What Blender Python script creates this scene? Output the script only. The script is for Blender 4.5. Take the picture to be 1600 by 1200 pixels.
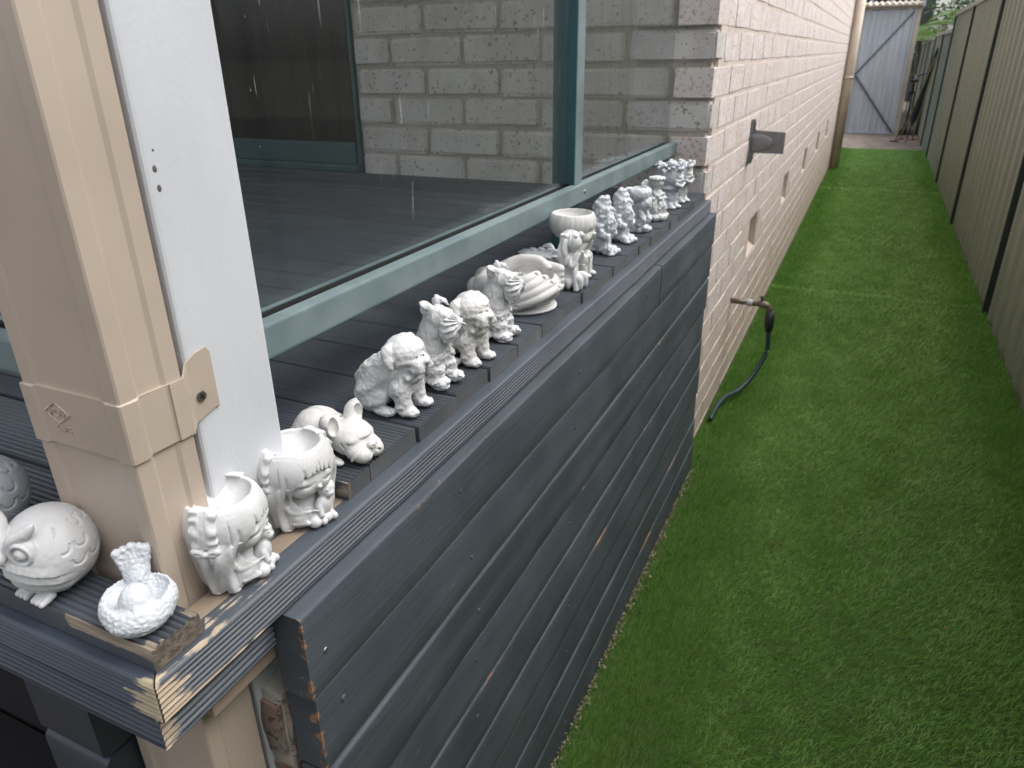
import bpy, bmesh, math, random
import numpy as np
from mathutils import Matrix, Vector

for o in list(bpy.data.objects):
    bpy.data.objects.remove(o)
scene = bpy.context.scene
C = scene.collection
random.seed(7)
RNG = np.random.default_rng(11)
R = math.radians

# ---------------------------------------------------------------- camera
CAM_H = 1.2
cam_d = bpy.data.cameras.new('camera')
cam = bpy.data.objects.new('camera', cam_d)
C.objects.link(cam)
PX = Vector((800.0, 600.0))
VY, VZ = Vector((1380.0, 78.0)) - PX, Vector((835.0, 3100.0)) - PX     # vanishing points of the passage and of the plumb lines
FOC = math.sqrt(-VY.dot(VZ))
d_y = Vector((VY.x, VY.y, FOC)).normalized()
d_d = Vector((VZ.x, VZ.y, FOC)).normalized()
d_x = d_d.cross(d_y).normalized()
d_d = d_y.cross(d_x).normalized()
rows = (d_x, d_y, -d_d)                    # world axes in camera space (x right, y down, z forward)
right = Vector([r.x for r in rows]); down = Vector([r.y for r in rows]); fwd = Vector([r.z for r in rows])
m = Matrix.Identity(4)
for i in range(3):
    m[i][0], m[i][1], m[i][2] = right[i], -down[i], -fwd[i]
m[2][3] = CAM_H
cam.matrix_world = m
cam_d.sensor_width = 36.0
cam_d.lens = FOC / 1600.0 * 36.0
cam_d.clip_start, cam_d.clip_end = 0.02, 1000.0
cam_d.dof.use_dof = True
cam_d.dof.focus_distance = 0.66
cam_d.dof.aperture_fstop = 15.0
scene.camera = cam

# ---------------------------------------------------------------- sky, sun, exposure
SUN_EL, SUN_AZ = 58.0, 70.0               # azimuth: degrees from +Y towards +X
world = bpy.data.worlds.new('World'); scene.world = world; world.use_nodes = True
wt = world.node_tree; wt.nodes.clear()
sky = wt.nodes.new('ShaderNodeTexSky'); sky.sky_type = 'NISHITA'; sky.sun_disc = False
sky.sun_elevation = R(SUN_EL); sky.sun_rotation = R(SUN_AZ)
sky.air_density = 1.0; sky.dust_density = 4.0; sky.ozone_density = 1.0
hs = wt.nodes.new('ShaderNodeHueSaturation'); hs.inputs['Saturation'].default_value = 0.25   # cloud cover greys the sky
bg = wt.nodes.new('ShaderNodeBackground'); bg.inputs['Strength'].default_value = 0.15
wo = wt.nodes.new('ShaderNodeOutputWorld')
wt.links.new(sky.outputs[0], hs.inputs['Color']); wt.links.new(hs.outputs[0], bg.inputs[0]); wt.links.new(bg.outputs[0], wo.inputs[0])
sun_d = bpy.data.lights.new('sun', 'SUN'); sun_d.energy = 0.5; sun_d.angle = R(60); sun_d.color = (1.0, 0.97, 0.93)
sun = bpy.data.objects.new('sun', sun_d); C.objects.link(sun)
sd = Vector((math.sin(R(SUN_AZ)) * math.cos(R(SUN_EL)), math.cos(R(SUN_AZ)) * math.cos(R(SUN_EL)), math.sin(R(SUN_EL))))
sun.rotation_euler = sd.to_track_quat('Z', 'Y').to_euler()
vs = scene.view_settings
vs.view_transform = 'Standard'; vs.look = 'None'; vs.gamma = 1.0; vs.use_curve_mapping = False
vs.exposure = 1.12

# ---------------------------------------------------------------- node materials
def srgb(r, g, b):
    f = lambda v: (v / 255 / 12.92) if v / 255 <= 0.04045 else ((v / 255 + 0.055) / 1.055) ** 2.4
    return (f(r), f(g), f(b), 1.0)

class NT:
    def __init__(s, name):
        s.m = bpy.data.materials.new(name); s.m.use_nodes = True
        s.t = s.m.node_tree; s.t.nodes.clear()
        s.out = s.n('ShaderNodeOutputMaterial')
    def n(s, kind, **kw):
        q = s.t.nodes.new(kind)
        for a, v in kw.items():
            if a in q.inputs: q.inputs[a].default_value = v
            else: setattr(q, a, v)
        return q
    def l(s, a, b): s.t.links.new(a, b)
    def coords(s, scale=(1, 1, 1), rand=False):
        tc = s.n('ShaderNodeTexCoord'); mp = s.n('ShaderNodeMapping'); mp.inputs['Scale'].default_value = scale
        s.l(tc.outputs['Object'], mp.inputs['Vector'])
        if rand:
            oi = s.n('ShaderNodeObjectInfo'); cx = s.n('ShaderNodeCombineXYZ'); mu = s.n('ShaderNodeMath', operation='MULTIPLY'); mu.inputs[1].default_value = 37.0
            s.l(oi.outputs['Random'], mu.inputs[0]); s.l(mu.outputs[0], cx.inputs[0]); s.l(mu.outputs[0], cx.inputs[1]); s.l(cx.outputs[0], mp.inputs['Location'])
        return mp.outputs[0]
    def noise(s, vec, scale, detail=4, rough=0.55, dist=0.0):
        q = s.n('ShaderNodeTexNoise'); q.inputs['Scale'].default_value = scale; q.inputs['Detail'].default_value = detail
        q.inputs['Roughness'].default_value = rough; q.inputs['Distortion'].default_value = dist
        s.l(vec, q.inputs['Vector']); return q.outputs['Fac']
    def step(s, fac, a, b):
        q = s.n('ShaderNodeMapRange', interpolation_type='SMOOTHSTEP'); q.inputs['From Min'].default_value = a; q.inputs['From Max'].default_value = b
        s.l(fac, q.inputs['Value']); return q.outputs[0]
    def mix(s, fac, a, b):
        q = s.n('ShaderNodeMix', data_type='RGBA')
        if isinstance(fac, float): q.inputs[0].default_value = fac
        else: s.l(fac, q.inputs[0])
        for i, v in ((6, a), (7, b)):
            if isinstance(v, tuple): q.inputs[i].default_value = v
            else: s.l(v, q.inputs[i])
        return q.outputs[2]
    def math(s, op, a, b):
        q = s.n('ShaderNodeMath', operation=op)
        for i, v in ((0, a), (1, b)):
            if isinstance(v, (int, float)): q.inputs[i].default_value = v
            else: s.l(v, q.inputs[i])
        return q.outputs[0]
    def bump(s, h, strength, dist, prev=None):
        q = s.n('ShaderNodeBump'); q.inputs['Strength'].default_value = strength; q.inputs['Distance'].default_value = dist
        s.l(h, q.inputs['Height'])
        if prev: s.l(prev, q.inputs['Normal'])
        return q.outputs[0]
    def bsdf(s, color, rough=0.6, normal=None, metal=0.0, spec=0.5, **kw):
        q = s.n('ShaderNodeBsdfPrincipled')
        if isinstance(color, tuple): q.inputs['Base Color'].default_value = color
        else: s.l(color, q.inputs['Base Color'])
        if isinstance(rough, float): q.inputs['Roughness'].default_value = rough
        else: s.l(rough, q.inputs['Roughness'])
        q.inputs['Metallic'].default_value = metal; q.inputs['Specular IOR Level'].default_value = spec
        for a, v in kw.items(): q.inputs[a].default_value = v
        if normal: s.l(normal, q.inputs['Normal'])
        s.l(q.outputs[0], s.out.inputs[0]); return q

def simple(name, c1, c2=None, scale=12.0, rough=0.6, bump=0.15, bscale=120.0, bdist=0.002, metal=0.0, stretch=(1, 1, 1), rand=False, spec=0.5, lo=0.35, hi=0.65):
    t = NT(name); v = t.coords(stretch, rand)
    n = t.noise(v, scale, 5)
    col = t.mix(t.step(n, lo, hi), c1, c2 or c1)
    nm = t.bump(t.noise(v, bscale, 3), bump, bdist)
    t.bsdf(col, rough, nm, metal, spec)
    return t.m

def timber(name, axis, c1, c2, bare1=(0.42, 0.29, 0.18, 1), bare2=(0.25, 0.19, 0.14, 1), rough=0.5, wearamp=0.55, scratch=0.0, grain=1.0):
    """painted timber: grain along one axis, bare wood where the 'wear' attribute and a noise say so"""
    t = NT(name)
    sc = [1, 1, 1]; sc[axis] = 0.06
    v = t.coords(tuple(sc), True); iso = t.coords((1, 1, 1), True)
    g = t.noise(v, 240, 5, 0.6, 0.4); g2 = t.noise(v, 45, 4, 0.6, 0.6)
    big = t.noise(iso, 7, 5)
    paint = t.mix(t.step(big, 0.3, 0.7), c1, c2)
    fade = t.step(t.noise(v, 16, 5, 0.7, 0.5), 0.52, 0.72)
    paint = t.mix(t.math('MULTIPLY', fade, 0.35), paint, tuple([q * 1.7 + 0.012 for q in c2[:3]] + [1]))
    oi = t.n('ShaderNodeObjectInfo'); hv = t.n('ShaderNodeHueSaturation'); t.l(t.math('ADD', 0.86, t.math('MULTIPLY', oi.outputs['Random'], 0.28)), hv.inputs['Value']); t.l(paint, hv.inputs['Color']); paint = hv.outputs[0]
    dust = t.step(t.noise(iso, 320, 3), 0.68, 0.8)
    paint = t.mix(t.math('MULTIPLY', dust, 0.12), paint, (0.3, 0.3, 0.31, 1))
    at = t.n('ShaderNodeAttribute', attribute_name='wear')
    wn = t.noise(v, 110, 6, 0.65, 0.3); wn2 = t.noise(iso, 70, 5, 0.6)
    w = t.math('ADD', at.outputs['Fac'], t.math('MULTIPLY', t.math('SUBTRACT', t.math('ADD', t.math('MULTIPLY', wn, 1.5), t.math('MULTIPLY', wn2, 0.6)), 1.05), wearamp))
    mask = t.step(w, 0.47, 0.53)
    if scratch:
        s1 = t.step(t.noise(t.coords((1, 0.08, 0.5), True), 300, 2, 0.5), 0.74, 0.78)
        mask = t.math('MAXIMUM', mask, t.math('MULTIPLY', s1, scratch))
    bare = t.mix(t.step(g, 0.35, 0.65), bare1, bare2)
    col = t.mix(mask, paint, bare)
    ro = t.math('ADD', t.math('MULTIPLY', mask, 0.3), t.math('ADD', rough - 0.1, t.math('MULTIPLY', big, 0.2)))
    nm = t.bump(g2, 0.35 * grain, 0.0012)
    nm = t.bump(g, 0.3 * grain, 0.0006, nm)
    nm = t.bump(mask, -0.5, 0.0008, nm)
    t.bsdf(col, ro, nm)
    return t.m

def plaster(name, col, rough=0.55, fleck=0.02):
    t = NT(name); v = t.coords((1, 1, 1), True)
    n = t.noise(v, 60, 5)
    dirt = (col[0] * 0.92, col[1] * 0.915, col[2] * 0.90, 1)
    c = t.mix(t.step(n, 0.42, 0.7), col, dirt)
    speck = t.step(t.noise(v, 700, 2), 0.74, 0.79)
    c = t.mix(t.math('MULTIPLY', speck, 0.3), c, (0.3, 0.29, 0.28, 1))
    nm = t.bump(t.noise(v, 420, 4), 0.3, 0.0007)
    q = t.bsdf(c, rough, nm)
    q.inputs['Subsurface Weight'].default_value = 0.0
    return t.m

M = {}
dk1 = (0.042, 0.050, 0.064, 1)
M['deck'] = timber('deck_paint', 0, (0.05, 0.058, 0.07, 1), (0.066, 0.075, 0.09, 1), (0.33, 0.27, 0.2, 1), (0.16, 0.135, 0.11, 1), 0.5)
M['deck_end'] = timber('deck_end_paint', 2, (0.07, 0.075, 0.082, 1), (0.11, 0.115, 0.12, 1), (0.16, 0.13, 0.1, 1), (0.07, 0.06, 0.05, 1), 0.65, 0.8, grain=1.8)
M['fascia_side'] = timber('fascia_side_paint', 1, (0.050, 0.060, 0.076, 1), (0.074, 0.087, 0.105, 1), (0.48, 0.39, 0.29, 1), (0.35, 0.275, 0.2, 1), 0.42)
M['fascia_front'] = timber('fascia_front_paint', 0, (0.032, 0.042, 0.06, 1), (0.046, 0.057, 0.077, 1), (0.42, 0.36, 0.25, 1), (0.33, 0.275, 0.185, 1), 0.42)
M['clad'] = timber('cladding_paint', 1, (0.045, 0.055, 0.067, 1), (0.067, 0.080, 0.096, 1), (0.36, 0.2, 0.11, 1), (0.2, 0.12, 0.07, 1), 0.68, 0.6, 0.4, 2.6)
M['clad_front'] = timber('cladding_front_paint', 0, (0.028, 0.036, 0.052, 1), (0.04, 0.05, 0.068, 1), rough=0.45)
M['bare'] = timber('bare_weathered_timber', 1, (0.33, 0.25, 0.18, 1), (0.22, 0.17, 0.13, 1), rough=0.8, grain=2)
M['old'] = timber('old_dark_timber', 0, (0.06, 0.05, 0.042, 1), (0.11, 0.09, 0.075, 1), rough=0.85, grain=2.5)
M['endgrain'] = simple('end_grain', (0.20, 0.16, 0.125, 1), (0.09, 0.075, 0.062, 1), 160, 0.85, 0.8, 400, 0.0015, stretch=(1, 1, 1.6))
M['pipe'] = simple('cream_pipe', srgb(184, 169, 154), srgb(172, 158, 144), 6, 0.32, 0.04, 300, 0.0005)
M['pipe2'] = simple('cream_pipe_matt', srgb(206, 190, 172), srgb(190, 172, 155), 5, 0.5, 0.05, 200, 0.001)
M['postwhite'] = simple('white_paint', (0.58, 0.595, 0.62, 1), (0.53, 0.545, 0.57, 1), 9, 0.5, 0.35, 520, 0.0008, stretch=(1, 1, 0.5))
M['teal'] = simple('chalky_teal', srgb(118, 133, 134), srgb(102, 118, 121), 14, 0.45, 0.05, 300, 0.0005)
M['teal_dark'] = simple('dark_teal', srgb(40, 80, 86), srgb(32, 68, 76), 8, 0.4, 0.05, 300, 0.0005)
M['rubber'] = simple('rubber', (0.012, 0.012, 0.013, 1), None, 9, 0.6)
M['steel'] = simple('screw_steel', (0.35, 0.34, 0.33, 1), (0.2, 0.19, 0.18, 1), 200, 0.4, 0.1, metal=0.9)
M['white'] = plaster('white_plaster', (0.61, 0.615, 0.62, 1))
M['white_gloss'] = plaster('satin_white_plaster', (0.62, 0.62, 0.62, 1), 0.42)
M['white_warm'] = plaster('warm_white_plaster', (0.62, 0.61, 0.595, 1), 0.5)
M['white_cool'] = plaster('cool_white_plaster', (0.59, 0.615, 0.65, 1), 0.5)
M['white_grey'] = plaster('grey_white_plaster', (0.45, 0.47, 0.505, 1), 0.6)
M['black'] = simple('black_paint', (0.01, 0.011, 0.013, 1), None, 9, 0.5)
M['dark_in'] = simple('dark_interior', (0.006, 0.006, 0.007, 1), None, 9, 0.9)  # near-black, also puts the under-deck shade into the colour

def brick_mat(name, c1, c2, pit, speck=0.62, splash=0.0):
    t = NT(name); v = t.coords((1, 1, 1), True)
    c = t.mix(t.step(t.noise(v, 9, 5), 0.35, 0.65), c1, c2)
    vst = t.coords((1, 1, 0.25), True); c = t.mix(t.math('MULTIPLY', t.step(t.noise(vst, 14, 5, 0.65), 0.5, 0.72), 0.45), c, tuple([c2[0] * 0.86, c2[1] * 0.78, c2[2] * 0.68, 1]))
    n1 = t.noise(v, 95, 3, 0.6); n2 = t.noise(v, 420, 2)
    pits = t.step(n1, speck, speck + 0.06)
    fine = t.step(n2, 0.66, 0.74)
    c = t.mix(t.math('MULTIPLY', t.math('MAXIMUM', pits, t.math('MULTIPLY', fine, 0.7)), 0.75), c, pit)
    if splash:                             # tan soil splashed up the foot of the wall, ragged upper edge
        ge = t.n('ShaderNodeNewGeometry'); sx = t.n('ShaderNodeSeparateXYZ'); t.l(ge.outputs['Position'], sx.inputs[0])
        hz = t.math('ADD', sx.outputs['Z'], t.math('MULTIPLY', t.math('SUBTRACT', t.noise(ge.outputs['Position'], 5, 5, 0.65), 0.5), 0.9))
        c = t.mix(t.math('MULTIPLY', t.step(hz, 0.55, 0.0), splash), c, (0.50, 0.37, 0.26, 1))
    nm = t.bump(t.noise(v, 260, 4, 0.7), 0.6, 0.0016)
    nm = t.bump(pits, -0.8, 0.003, nm)
    t.bsdf(c, 0.85, nm, spec=0.25)
    return t.m
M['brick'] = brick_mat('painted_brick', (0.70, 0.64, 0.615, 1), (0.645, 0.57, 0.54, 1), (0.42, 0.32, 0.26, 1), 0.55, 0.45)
M['brick_front'] = brick_mat('painted_brick_shaded', (0.64, 0.605, 0.58, 1), (0.55, 0.515, 0.49, 1), (0.14, 0.125, 0.115, 1), 0.60)  # same paint as the side wall, greyed to carry the veranda shade
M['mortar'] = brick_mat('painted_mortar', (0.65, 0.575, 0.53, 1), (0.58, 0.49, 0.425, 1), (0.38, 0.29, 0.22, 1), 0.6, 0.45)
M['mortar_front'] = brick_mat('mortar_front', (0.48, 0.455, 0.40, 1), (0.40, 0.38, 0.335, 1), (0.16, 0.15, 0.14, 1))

def glass_mat(name, tint=(0.955, 0.975, 0.97, 1), streak=0.3, film=0.008):
    t = NT(name)
    v = t.coords((1, 1, 1)); vs_ = t.coords((1, 1, 0.09))
    tr = t.n('ShaderNodeBsdfTransparent'); tr.inputs[0].default_value = tint
    gl = t.n('ShaderNodeBsdfGlossy'); gl.inputs['Roughness'].default_value = 0.01
    lw = t.n('ShaderNodeLayerWeight'); lw.inputs['Blend'].default_value = 0.5
    mx = t.n('ShaderNodeMixShader')
    fr2 = t.math('ADD', 0.032, t.math('MULTIPLY', t.math('POWER', lw.outputs['Facing'], 5.0), 0.96))   # same from both sides of the pane
    t.l(fr2, mx.inputs[0]); t.l(tr.outputs[0], mx.inputs[1]); t.l(gl.outputs[0], mx.inputs[2])
    df = t.n('ShaderNodeBsdfDiffuse'); df.inputs[0].default_value = (0.75, 0.75, 0.74, 1)
    st = t.step(t.noise(vs_, 130, 2, 0.5), 0.70, 0.74)
    sp = t.step(t.noise(v, 260, 2), 0.74, 0.78)
    big = t.step(t.noise(v, 3.5, 3), 0.42, 0.62)
    mask = t.math('ADD', t.math('MULTIPLY', t.math('MULTIPLY', t.math('MAXIMUM', st, sp), big), streak), film)
    m2 = t.n('ShaderNodeMixShader'); t.l(mask, m2.inputs[0]); t.l(mx.outputs[0], m2.inputs[1]); t.l(df.outputs[0], m2.inputs[2])
    t.l(m2.outputs[0], t.out.inputs[0])
    return t.m
M['glass'] = glass_mat('balustrade_glass')
M['doorglass'] = glass_mat('door_glass', (0.5, 0.52, 0.55, 1), 0.0, 0.0)

# ---------------------------------------------------------------- mesh helpers
def smooth_obj(o, angle=None):
    for p in o.data.polygons: p.use_smooth = True
def link(name, me, mat=None, parent=None, loc=(0, 0, 0), rotz=0.0):
    o = bpy.data.objects.new(name, me); C.objects.link(o)
    if mat is not None and me is not None and not me.materials:
        for q in (mat if isinstance(mat, (list, tuple)) else [mat]): me.materials.append(q)
    o.location = loc; o.rotation_euler = (0, 0, rotz)
    if parent is not None: o.parent = parent
    return o
def tag(o, label=None, cat=None, group=None, kind=None):
    if label: o['label'] = label
    if cat: o['category'] = cat
    if group: o['group'] = group
    if kind: o['kind'] = kind
    return o
def thing(name, label, cat, loc=(0, 0, 0), rotz=0.0, group=None):
    return tag(link(name, None, None, None, loc, rotz), label, cat, group)
def mesh_pd(name, verts, faces, smooth=False):
    me = bpy.data.meshes.new(name); me.from_pydata(verts, [], faces); me.update()
    if smooth:
        for p in me.polygons: p.use_smooth = True
    return me
def bm_mesh(name, bm, smooth=False):
    me = bpy.data.meshes.new(name); bm.normal_update(); bm.to_mesh(me); bm.free()
    if smooth:
        for p in me.polygons: p.use_smooth = True
    return me
def bm_box(bm, lo, hi, mi=0):
    x0, y0, z0 = lo; x1, y1, z1 = hi
    v = [bm.verts.new(p) for p in ((x0, y0, z0), (x1, y0, z0), (x1, y1, z0), (x0, y1, z0), (x0, y0, z1), (x1, y0, z1), (x1, y1, z1), (x0, y1, z1))]
    fs = [bm.faces.new([v[i] for i in q]) for q in ((0, 3, 2, 1), (4, 5, 6, 7), (0, 1, 5, 4), (1, 2, 6, 5), (2, 3, 7, 6), (3, 0, 4, 7))]
    for f in fs: f.material_index = mi
    return v
def box_mesh(name, lo, hi, bevel=0.0, seg=2):
    bm = bmesh.new(); bm_box(bm, lo, hi)
    if bevel: bmesh.ops.bevel(bm, geom=bm.edges[:], offset=bevel, segments=seg, affect='EDGES', profile=0.6)
    return bm_mesh(name, bm)
def box(name, lo, hi, mat, parent=None, bevel=0.0, seg=2):
    return link(name, box_mesh(name, lo, hi, bevel, seg), mat, parent)
def bm_tube(bm, pts, rad, n=10, cap=True):
    pts = [Vector(p) for p in pts]; rings = []
    rads = rad if isinstance(rad, (list, tuple)) else [rad] * len(pts)
    up = Vector((0.13, 0.31, 0.94)).normalized()
    for i, p in enumerate(pts):
        t = (pts[min(i + 1, len(pts) - 1)] - pts[max(i - 1, 0)]).normalized()
        a = t.cross(up)
        if a.length < 1e-3: a = t.cross(Vector((1, 0, 0)))
        a.normalize(); b = t.cross(a)
        rings.append([bm.verts.new(p + (a * math.cos(2 * math.pi * k / n) + b * math.sin(2 * math.pi * k / n)) * rads[i]) for k in range(n)])
    for i in range(len(rings) - 1):
        for k in range(n):
            bm.faces.new((rings[i][k], rings[i][(k + 1) % n], rings[i + 1][(k + 1) % n], rings[i + 1][k]))
    if cap:
        bm.faces.new(rings[0]); bm.faces.new(rings[-1][::-1])
def tube(name, pts, rad, mat, parent=None, n=10):
    bm = bmesh.new(); bm_tube(bm, pts, rad, n)
    bmesh.ops.recalc_face_normals(bm, faces=bm.faces[:])
    return link(name, bm_mesh(name, bm, True), mat, parent)
def bez(pts, n=12):
    """smooth curve through points (Catmull-Rom)"""
    P = [Vector(p) for p in pts]; P = [P[0] * 2 - P[1]] + P + [P[-1] * 2 - P[-2]]; out = []
    for i in range(1, len(P) - 2):
        for j in range(n):
            t = j / n
            out.append(0.5 * ((2 * P[i]) + (P[i + 1] - P[i - 1]) * t + (2 * P[i - 1] - 5 * P[i] + 4 * P[i + 1] - P[i + 2]) * t * t + (3 * P[i] - P[i - 1] - 3 * P[i + 1] + P[i + 2]) * t ** 3))
    out.append(P[-2]); return out
def sweep(name, prof, t0, t1, place, nseg=40, wear=None, jit=0.0, mats=None, parent=None, endmi=0, smooth=True, crease=None):
    """extrude a closed profile [(u,v)...] from t0(u,v) to t1(u,v); place(u,v,t) gives the point; wear(u,v,t) the bare-wood attribute"""
    nv = len(prof); V, W, Fc, MI = [], [], [], []
    ph = RNG.random(6) * 6.28
    for i in range(nseg + 1):
        s = i / nseg
        for (u, v) in prof:
            a = t0(u, v) if callable(t0) else t0; b = t1(u, v) if callable(t1) else t1
            t = a + (b - a) * s
            p = place(u, v, t)
            j = jit * (math.sin(t * 9 + ph[0]) + 0.6 * math.sin(t * 23 + ph[1]) + 0.4 * math.sin(t * 61 + ph[2]))
            j2 = jit * (math.sin(t * 7 + ph[3]) + 0.5 * math.sin(t * 31 + ph[4]))
            V.append((p[0] + j, p[1] + j * 0.3, p[2] + j2)); W.append(wear(u, v, t) if wear else 0.0)
    for i in range(nseg):
        for k in range(nv):
            Fc.append((i * nv + k, i * nv + (k + 1) % nv, (i + 1) * nv + (k + 1) % nv, (i + 1) * nv + k)); MI.append(0)
    Fc.append(tuple(range(nv))[::-1]); MI.append(endmi)
    Fc.append(tuple(nseg * nv + k for k in range(nv))); MI.append(endmi)
    me = mesh_pd(name, V, Fc)
    me.polygons.foreach_set('material_index', MI)
    if smooth: me.polygons.foreach_set('use_smooth', [True] * (len(Fc) - 2) + [False, False])
    at = me.attributes.new('wear', 'FLOAT', 'POINT'); at.data.foreach_set('value', W)
    bm = bmesh.new(); bm.from_mesh(me); bmesh.ops.recalc_face_normals(bm, faces=bm.faces[:])
    for e in bm.edges:
        if len(e.link_faces) == 2 and e.calc_face_angle(0) > R(crease or 50): e.smooth = False
    bm.to_mesh(me); bm.free()
    return link(name, me, mats, parent)

# ---------------------------------------------------------------- layout (metres; X towards the fence, Y down the passage, Z up)
K = 12 / 13
ZF, ZD = 0.8372, 0.8566                    # top of the edge trim, top of the deck boards
XF, YF = -0.3535, 0.2105                   # outer faces of the side trim and the front trim
XW, YW = -0.377, 2.022                     # brick faces of the side wall and of the wall behind the deck
CH, BL, Z0 = 0.0842, 0.2463, 0.9195        # brick course, brick pitch, a bed joint
SLOPE = -0.0135
def zg(y): return SLOPE * (y - 1.385)
def xfence(y): return 0.655 + 0.0108 * y

# ---------------------------------------------------------------- ground
def ground_mat():
    t = NT('soil'); v = t.coords()
    c = t.mix(t.step(t.noise(v, 6, 6), 0.35, 0.65), (0.075, 0.06, 0.045, 1), (0.13, 0.105, 0.08, 1))
    t.bsdf(c, 0.95, t.bump(t.noise(v, 60, 5), 0.6, 0.01)); return t.m
V, Fc = [], []
gx = [-200, -20, -4, -1, 0, 1, 4, 20, 200]; gy = [-200, -20, -4, 0, 3, 6, 9, 12, 15, 20, 60, 250]
for y in gy:
    for x in gx: V.append((x, y, zg(max(-10, min(y, 30))) - 0.012))
for j in range(len(gy) - 1):
    for i in range(len(gx) - 1):
        a = j * len(gx) + i; Fc.append((a, a + 1, a + 1 + len(gx), a + len(gx)))
tag(link('ground', mesh_pd('ground', V, Fc), ground_mat()), kind='structure')

def turf_mat():
    t = NT('turf_backing'); v = t.coords()
    c = t.mix(t.step(t.noise(v, 260, 3), 0.35, 0.65), (0.04, 0.085, 0.01, 1), (0.08, 0.14, 0.025, 1))
    t.bsdf(c, 0.9, t.bump(t.noise(v, 500, 3), 0.8, 0.006)); return t.m
YE = 12.6
V, Fc = [], []
ys = [-1.0 + 0.4 * i for i in range(35)]; ys[-1] = YE
for y in ys:
    xl = -0.336 if y < 2.03 else -0.372
    for i in range(5): V.append((xl + (xfence(y) - 0.006 - xl) * i / 4, y, zg(y) - 0.004))
for j in range(len(ys) - 1):
    for i in range(4):
        a = j * 5 + i; Fc.append((a, a + 1, a + 6, a + 5))
tag(link('lawn', mesh_pd('lawn', V, Fc), turf_mat()), kind='structure')

# blades of the artificial turf
def blades():
    zones = [(0.25, 1.9, 7.2, 0.76), (1.9, 3.2, 5.8, 0.85), (3.2, 5.2, 2.9, 1.35), (5.2, 8.0, 1.7, 1.8), (8.0, YE, 0.9, 2.6)]
    X, Y, Wd = [], [], []
    for (a, b, dens, wf) in zones:
        n = int((b - a) * 1.12 * 1e4 * dens)
        y = RNG.random(n) * (b - a) + a; x = -0.376 + RNG.random(n) * 1.18
        ok = (x > np.where(y < 2.035, -0.337, -0.374)) & (x < xfence(y) - 0.004)
        X.append(x[ok]); Y.append(y[ok]); Wd.append(np.full(ok.sum(), wf))
    x, y, wf = map(np.concatenate, (X, Y, Wd)); n = len(x)
    zb = zg(y) - 0.005
    L = RNG.normal(0.018, 0.0035, n).clip(0.009, 0.03)
    cl = np.sin(x * 17 + 2.1 * np.sin(y * 5.3)) * np.sin(y * 13 + 1.7 * np.sin(x * 9)) + 0.6 * np.sin(x * 41 + 3 * np.sin(y * 29)) * np.sin(y * 37)
    az = 0.25 + 0.35 * cl + RNG.normal(0, 0.7, n)
    side_d = np.minimum(x - np.where(y < 2.035, -0.337, -0.374), xfence(y) - x)                 # trodden flat in the middle, upright along both edges
    flat = np.clip((side_d - 0.10 - 0.03 * np.sin(y * 2.3)) / 0.14, 0, 1)
    lean = np.clip(RNG.normal(0.35, 0.2, n) + 0.42 * flat + 0.05 * cl, 0.02, 1.25)
    seam = np.zeros(n)
    for ys_ in (4.32, 8.35):
        d = np.abs(y - ys_ - 0.012 * np.sin(x * 6)); s = d < 0.02 * (1 + (ys_ > 6)); seam[s] = 1; az[s] = 1.57 + RNG.normal(0, 0.4, s.sum()); lean[s] = 0.8
    edge = x < np.where(y < 2.035, -0.322, -0.362); lean[edge] *= 0.5; L[edge] *= RNG.uniform(0.5, 1.1, edge.sum())
    hx, hy = np.cos(az), np.sin(az)
    pa = RNG.uniform(0, 6.283, n); w = 0.00068 * wf
    wx, wy = np.cos(pa) * w, np.sin(pa) * w
    m1 = np.stack([x + hx * L * 0.45 * np.sin(lean * 0.6), y + hy * L * 0.45 * np.sin(lean * 0.6), zb + L * 0.5 * np.cos(lean * 0.6)], 1)
    tp = m1 + np.stack([hx * L * 0.55 * np.sin(lean * 1.35), hy * L * 0.55 * np.sin(lean * 1.35), L * 0.5 * np.cos(lean * 1.35)], 1)
    wv = np.stack([wx, wy, np.zeros(n)], 1); b0 = np.stack([x, y, zb], 1)
    V = np.stack([b0 - wv, b0 + wv, m1 + wv * 0.9, m1 - wv * 0.9, tp], 1).reshape(-1, 3)
    i5 = np.arange(n) * 5
    loops = np.concatenate([np.stack([i5, i5 + 1, i5 + 2, i5 + 3], 1), np.stack([i5 + 3, i5 + 2, i5 + 4], 1)], 1).ravel()
    ls = np.stack([np.arange(n) * 7, np.arange(n) * 7 + 4], 1).ravel()
    me = bpy.data.meshes.new('turf')
    me.vertices.add(n * 5); me.vertices.foreach_set('co', V.astype(np.float32).ravel())
    me.loops.add(n * 7); me.loops.foreach_set('vertex_index', loops.astype(np.int32))
    me.polygons.add(n * 2); me.polygons.foreach_set('loop_start', ls.astype(np.int32))
    me.update(calc_edges=True)
    tint = np.clip(RNG.random(n) * 0.75 + 0.2 * flat + 0.04 * cl + 0.08 * seam, 0, 1)
    at = me.attributes.new('tint', 'FLOAT', 'POINT'); at.data.foreach_set('value', np.repeat(tint, 5).astype(np.float32))
    return me
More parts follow.
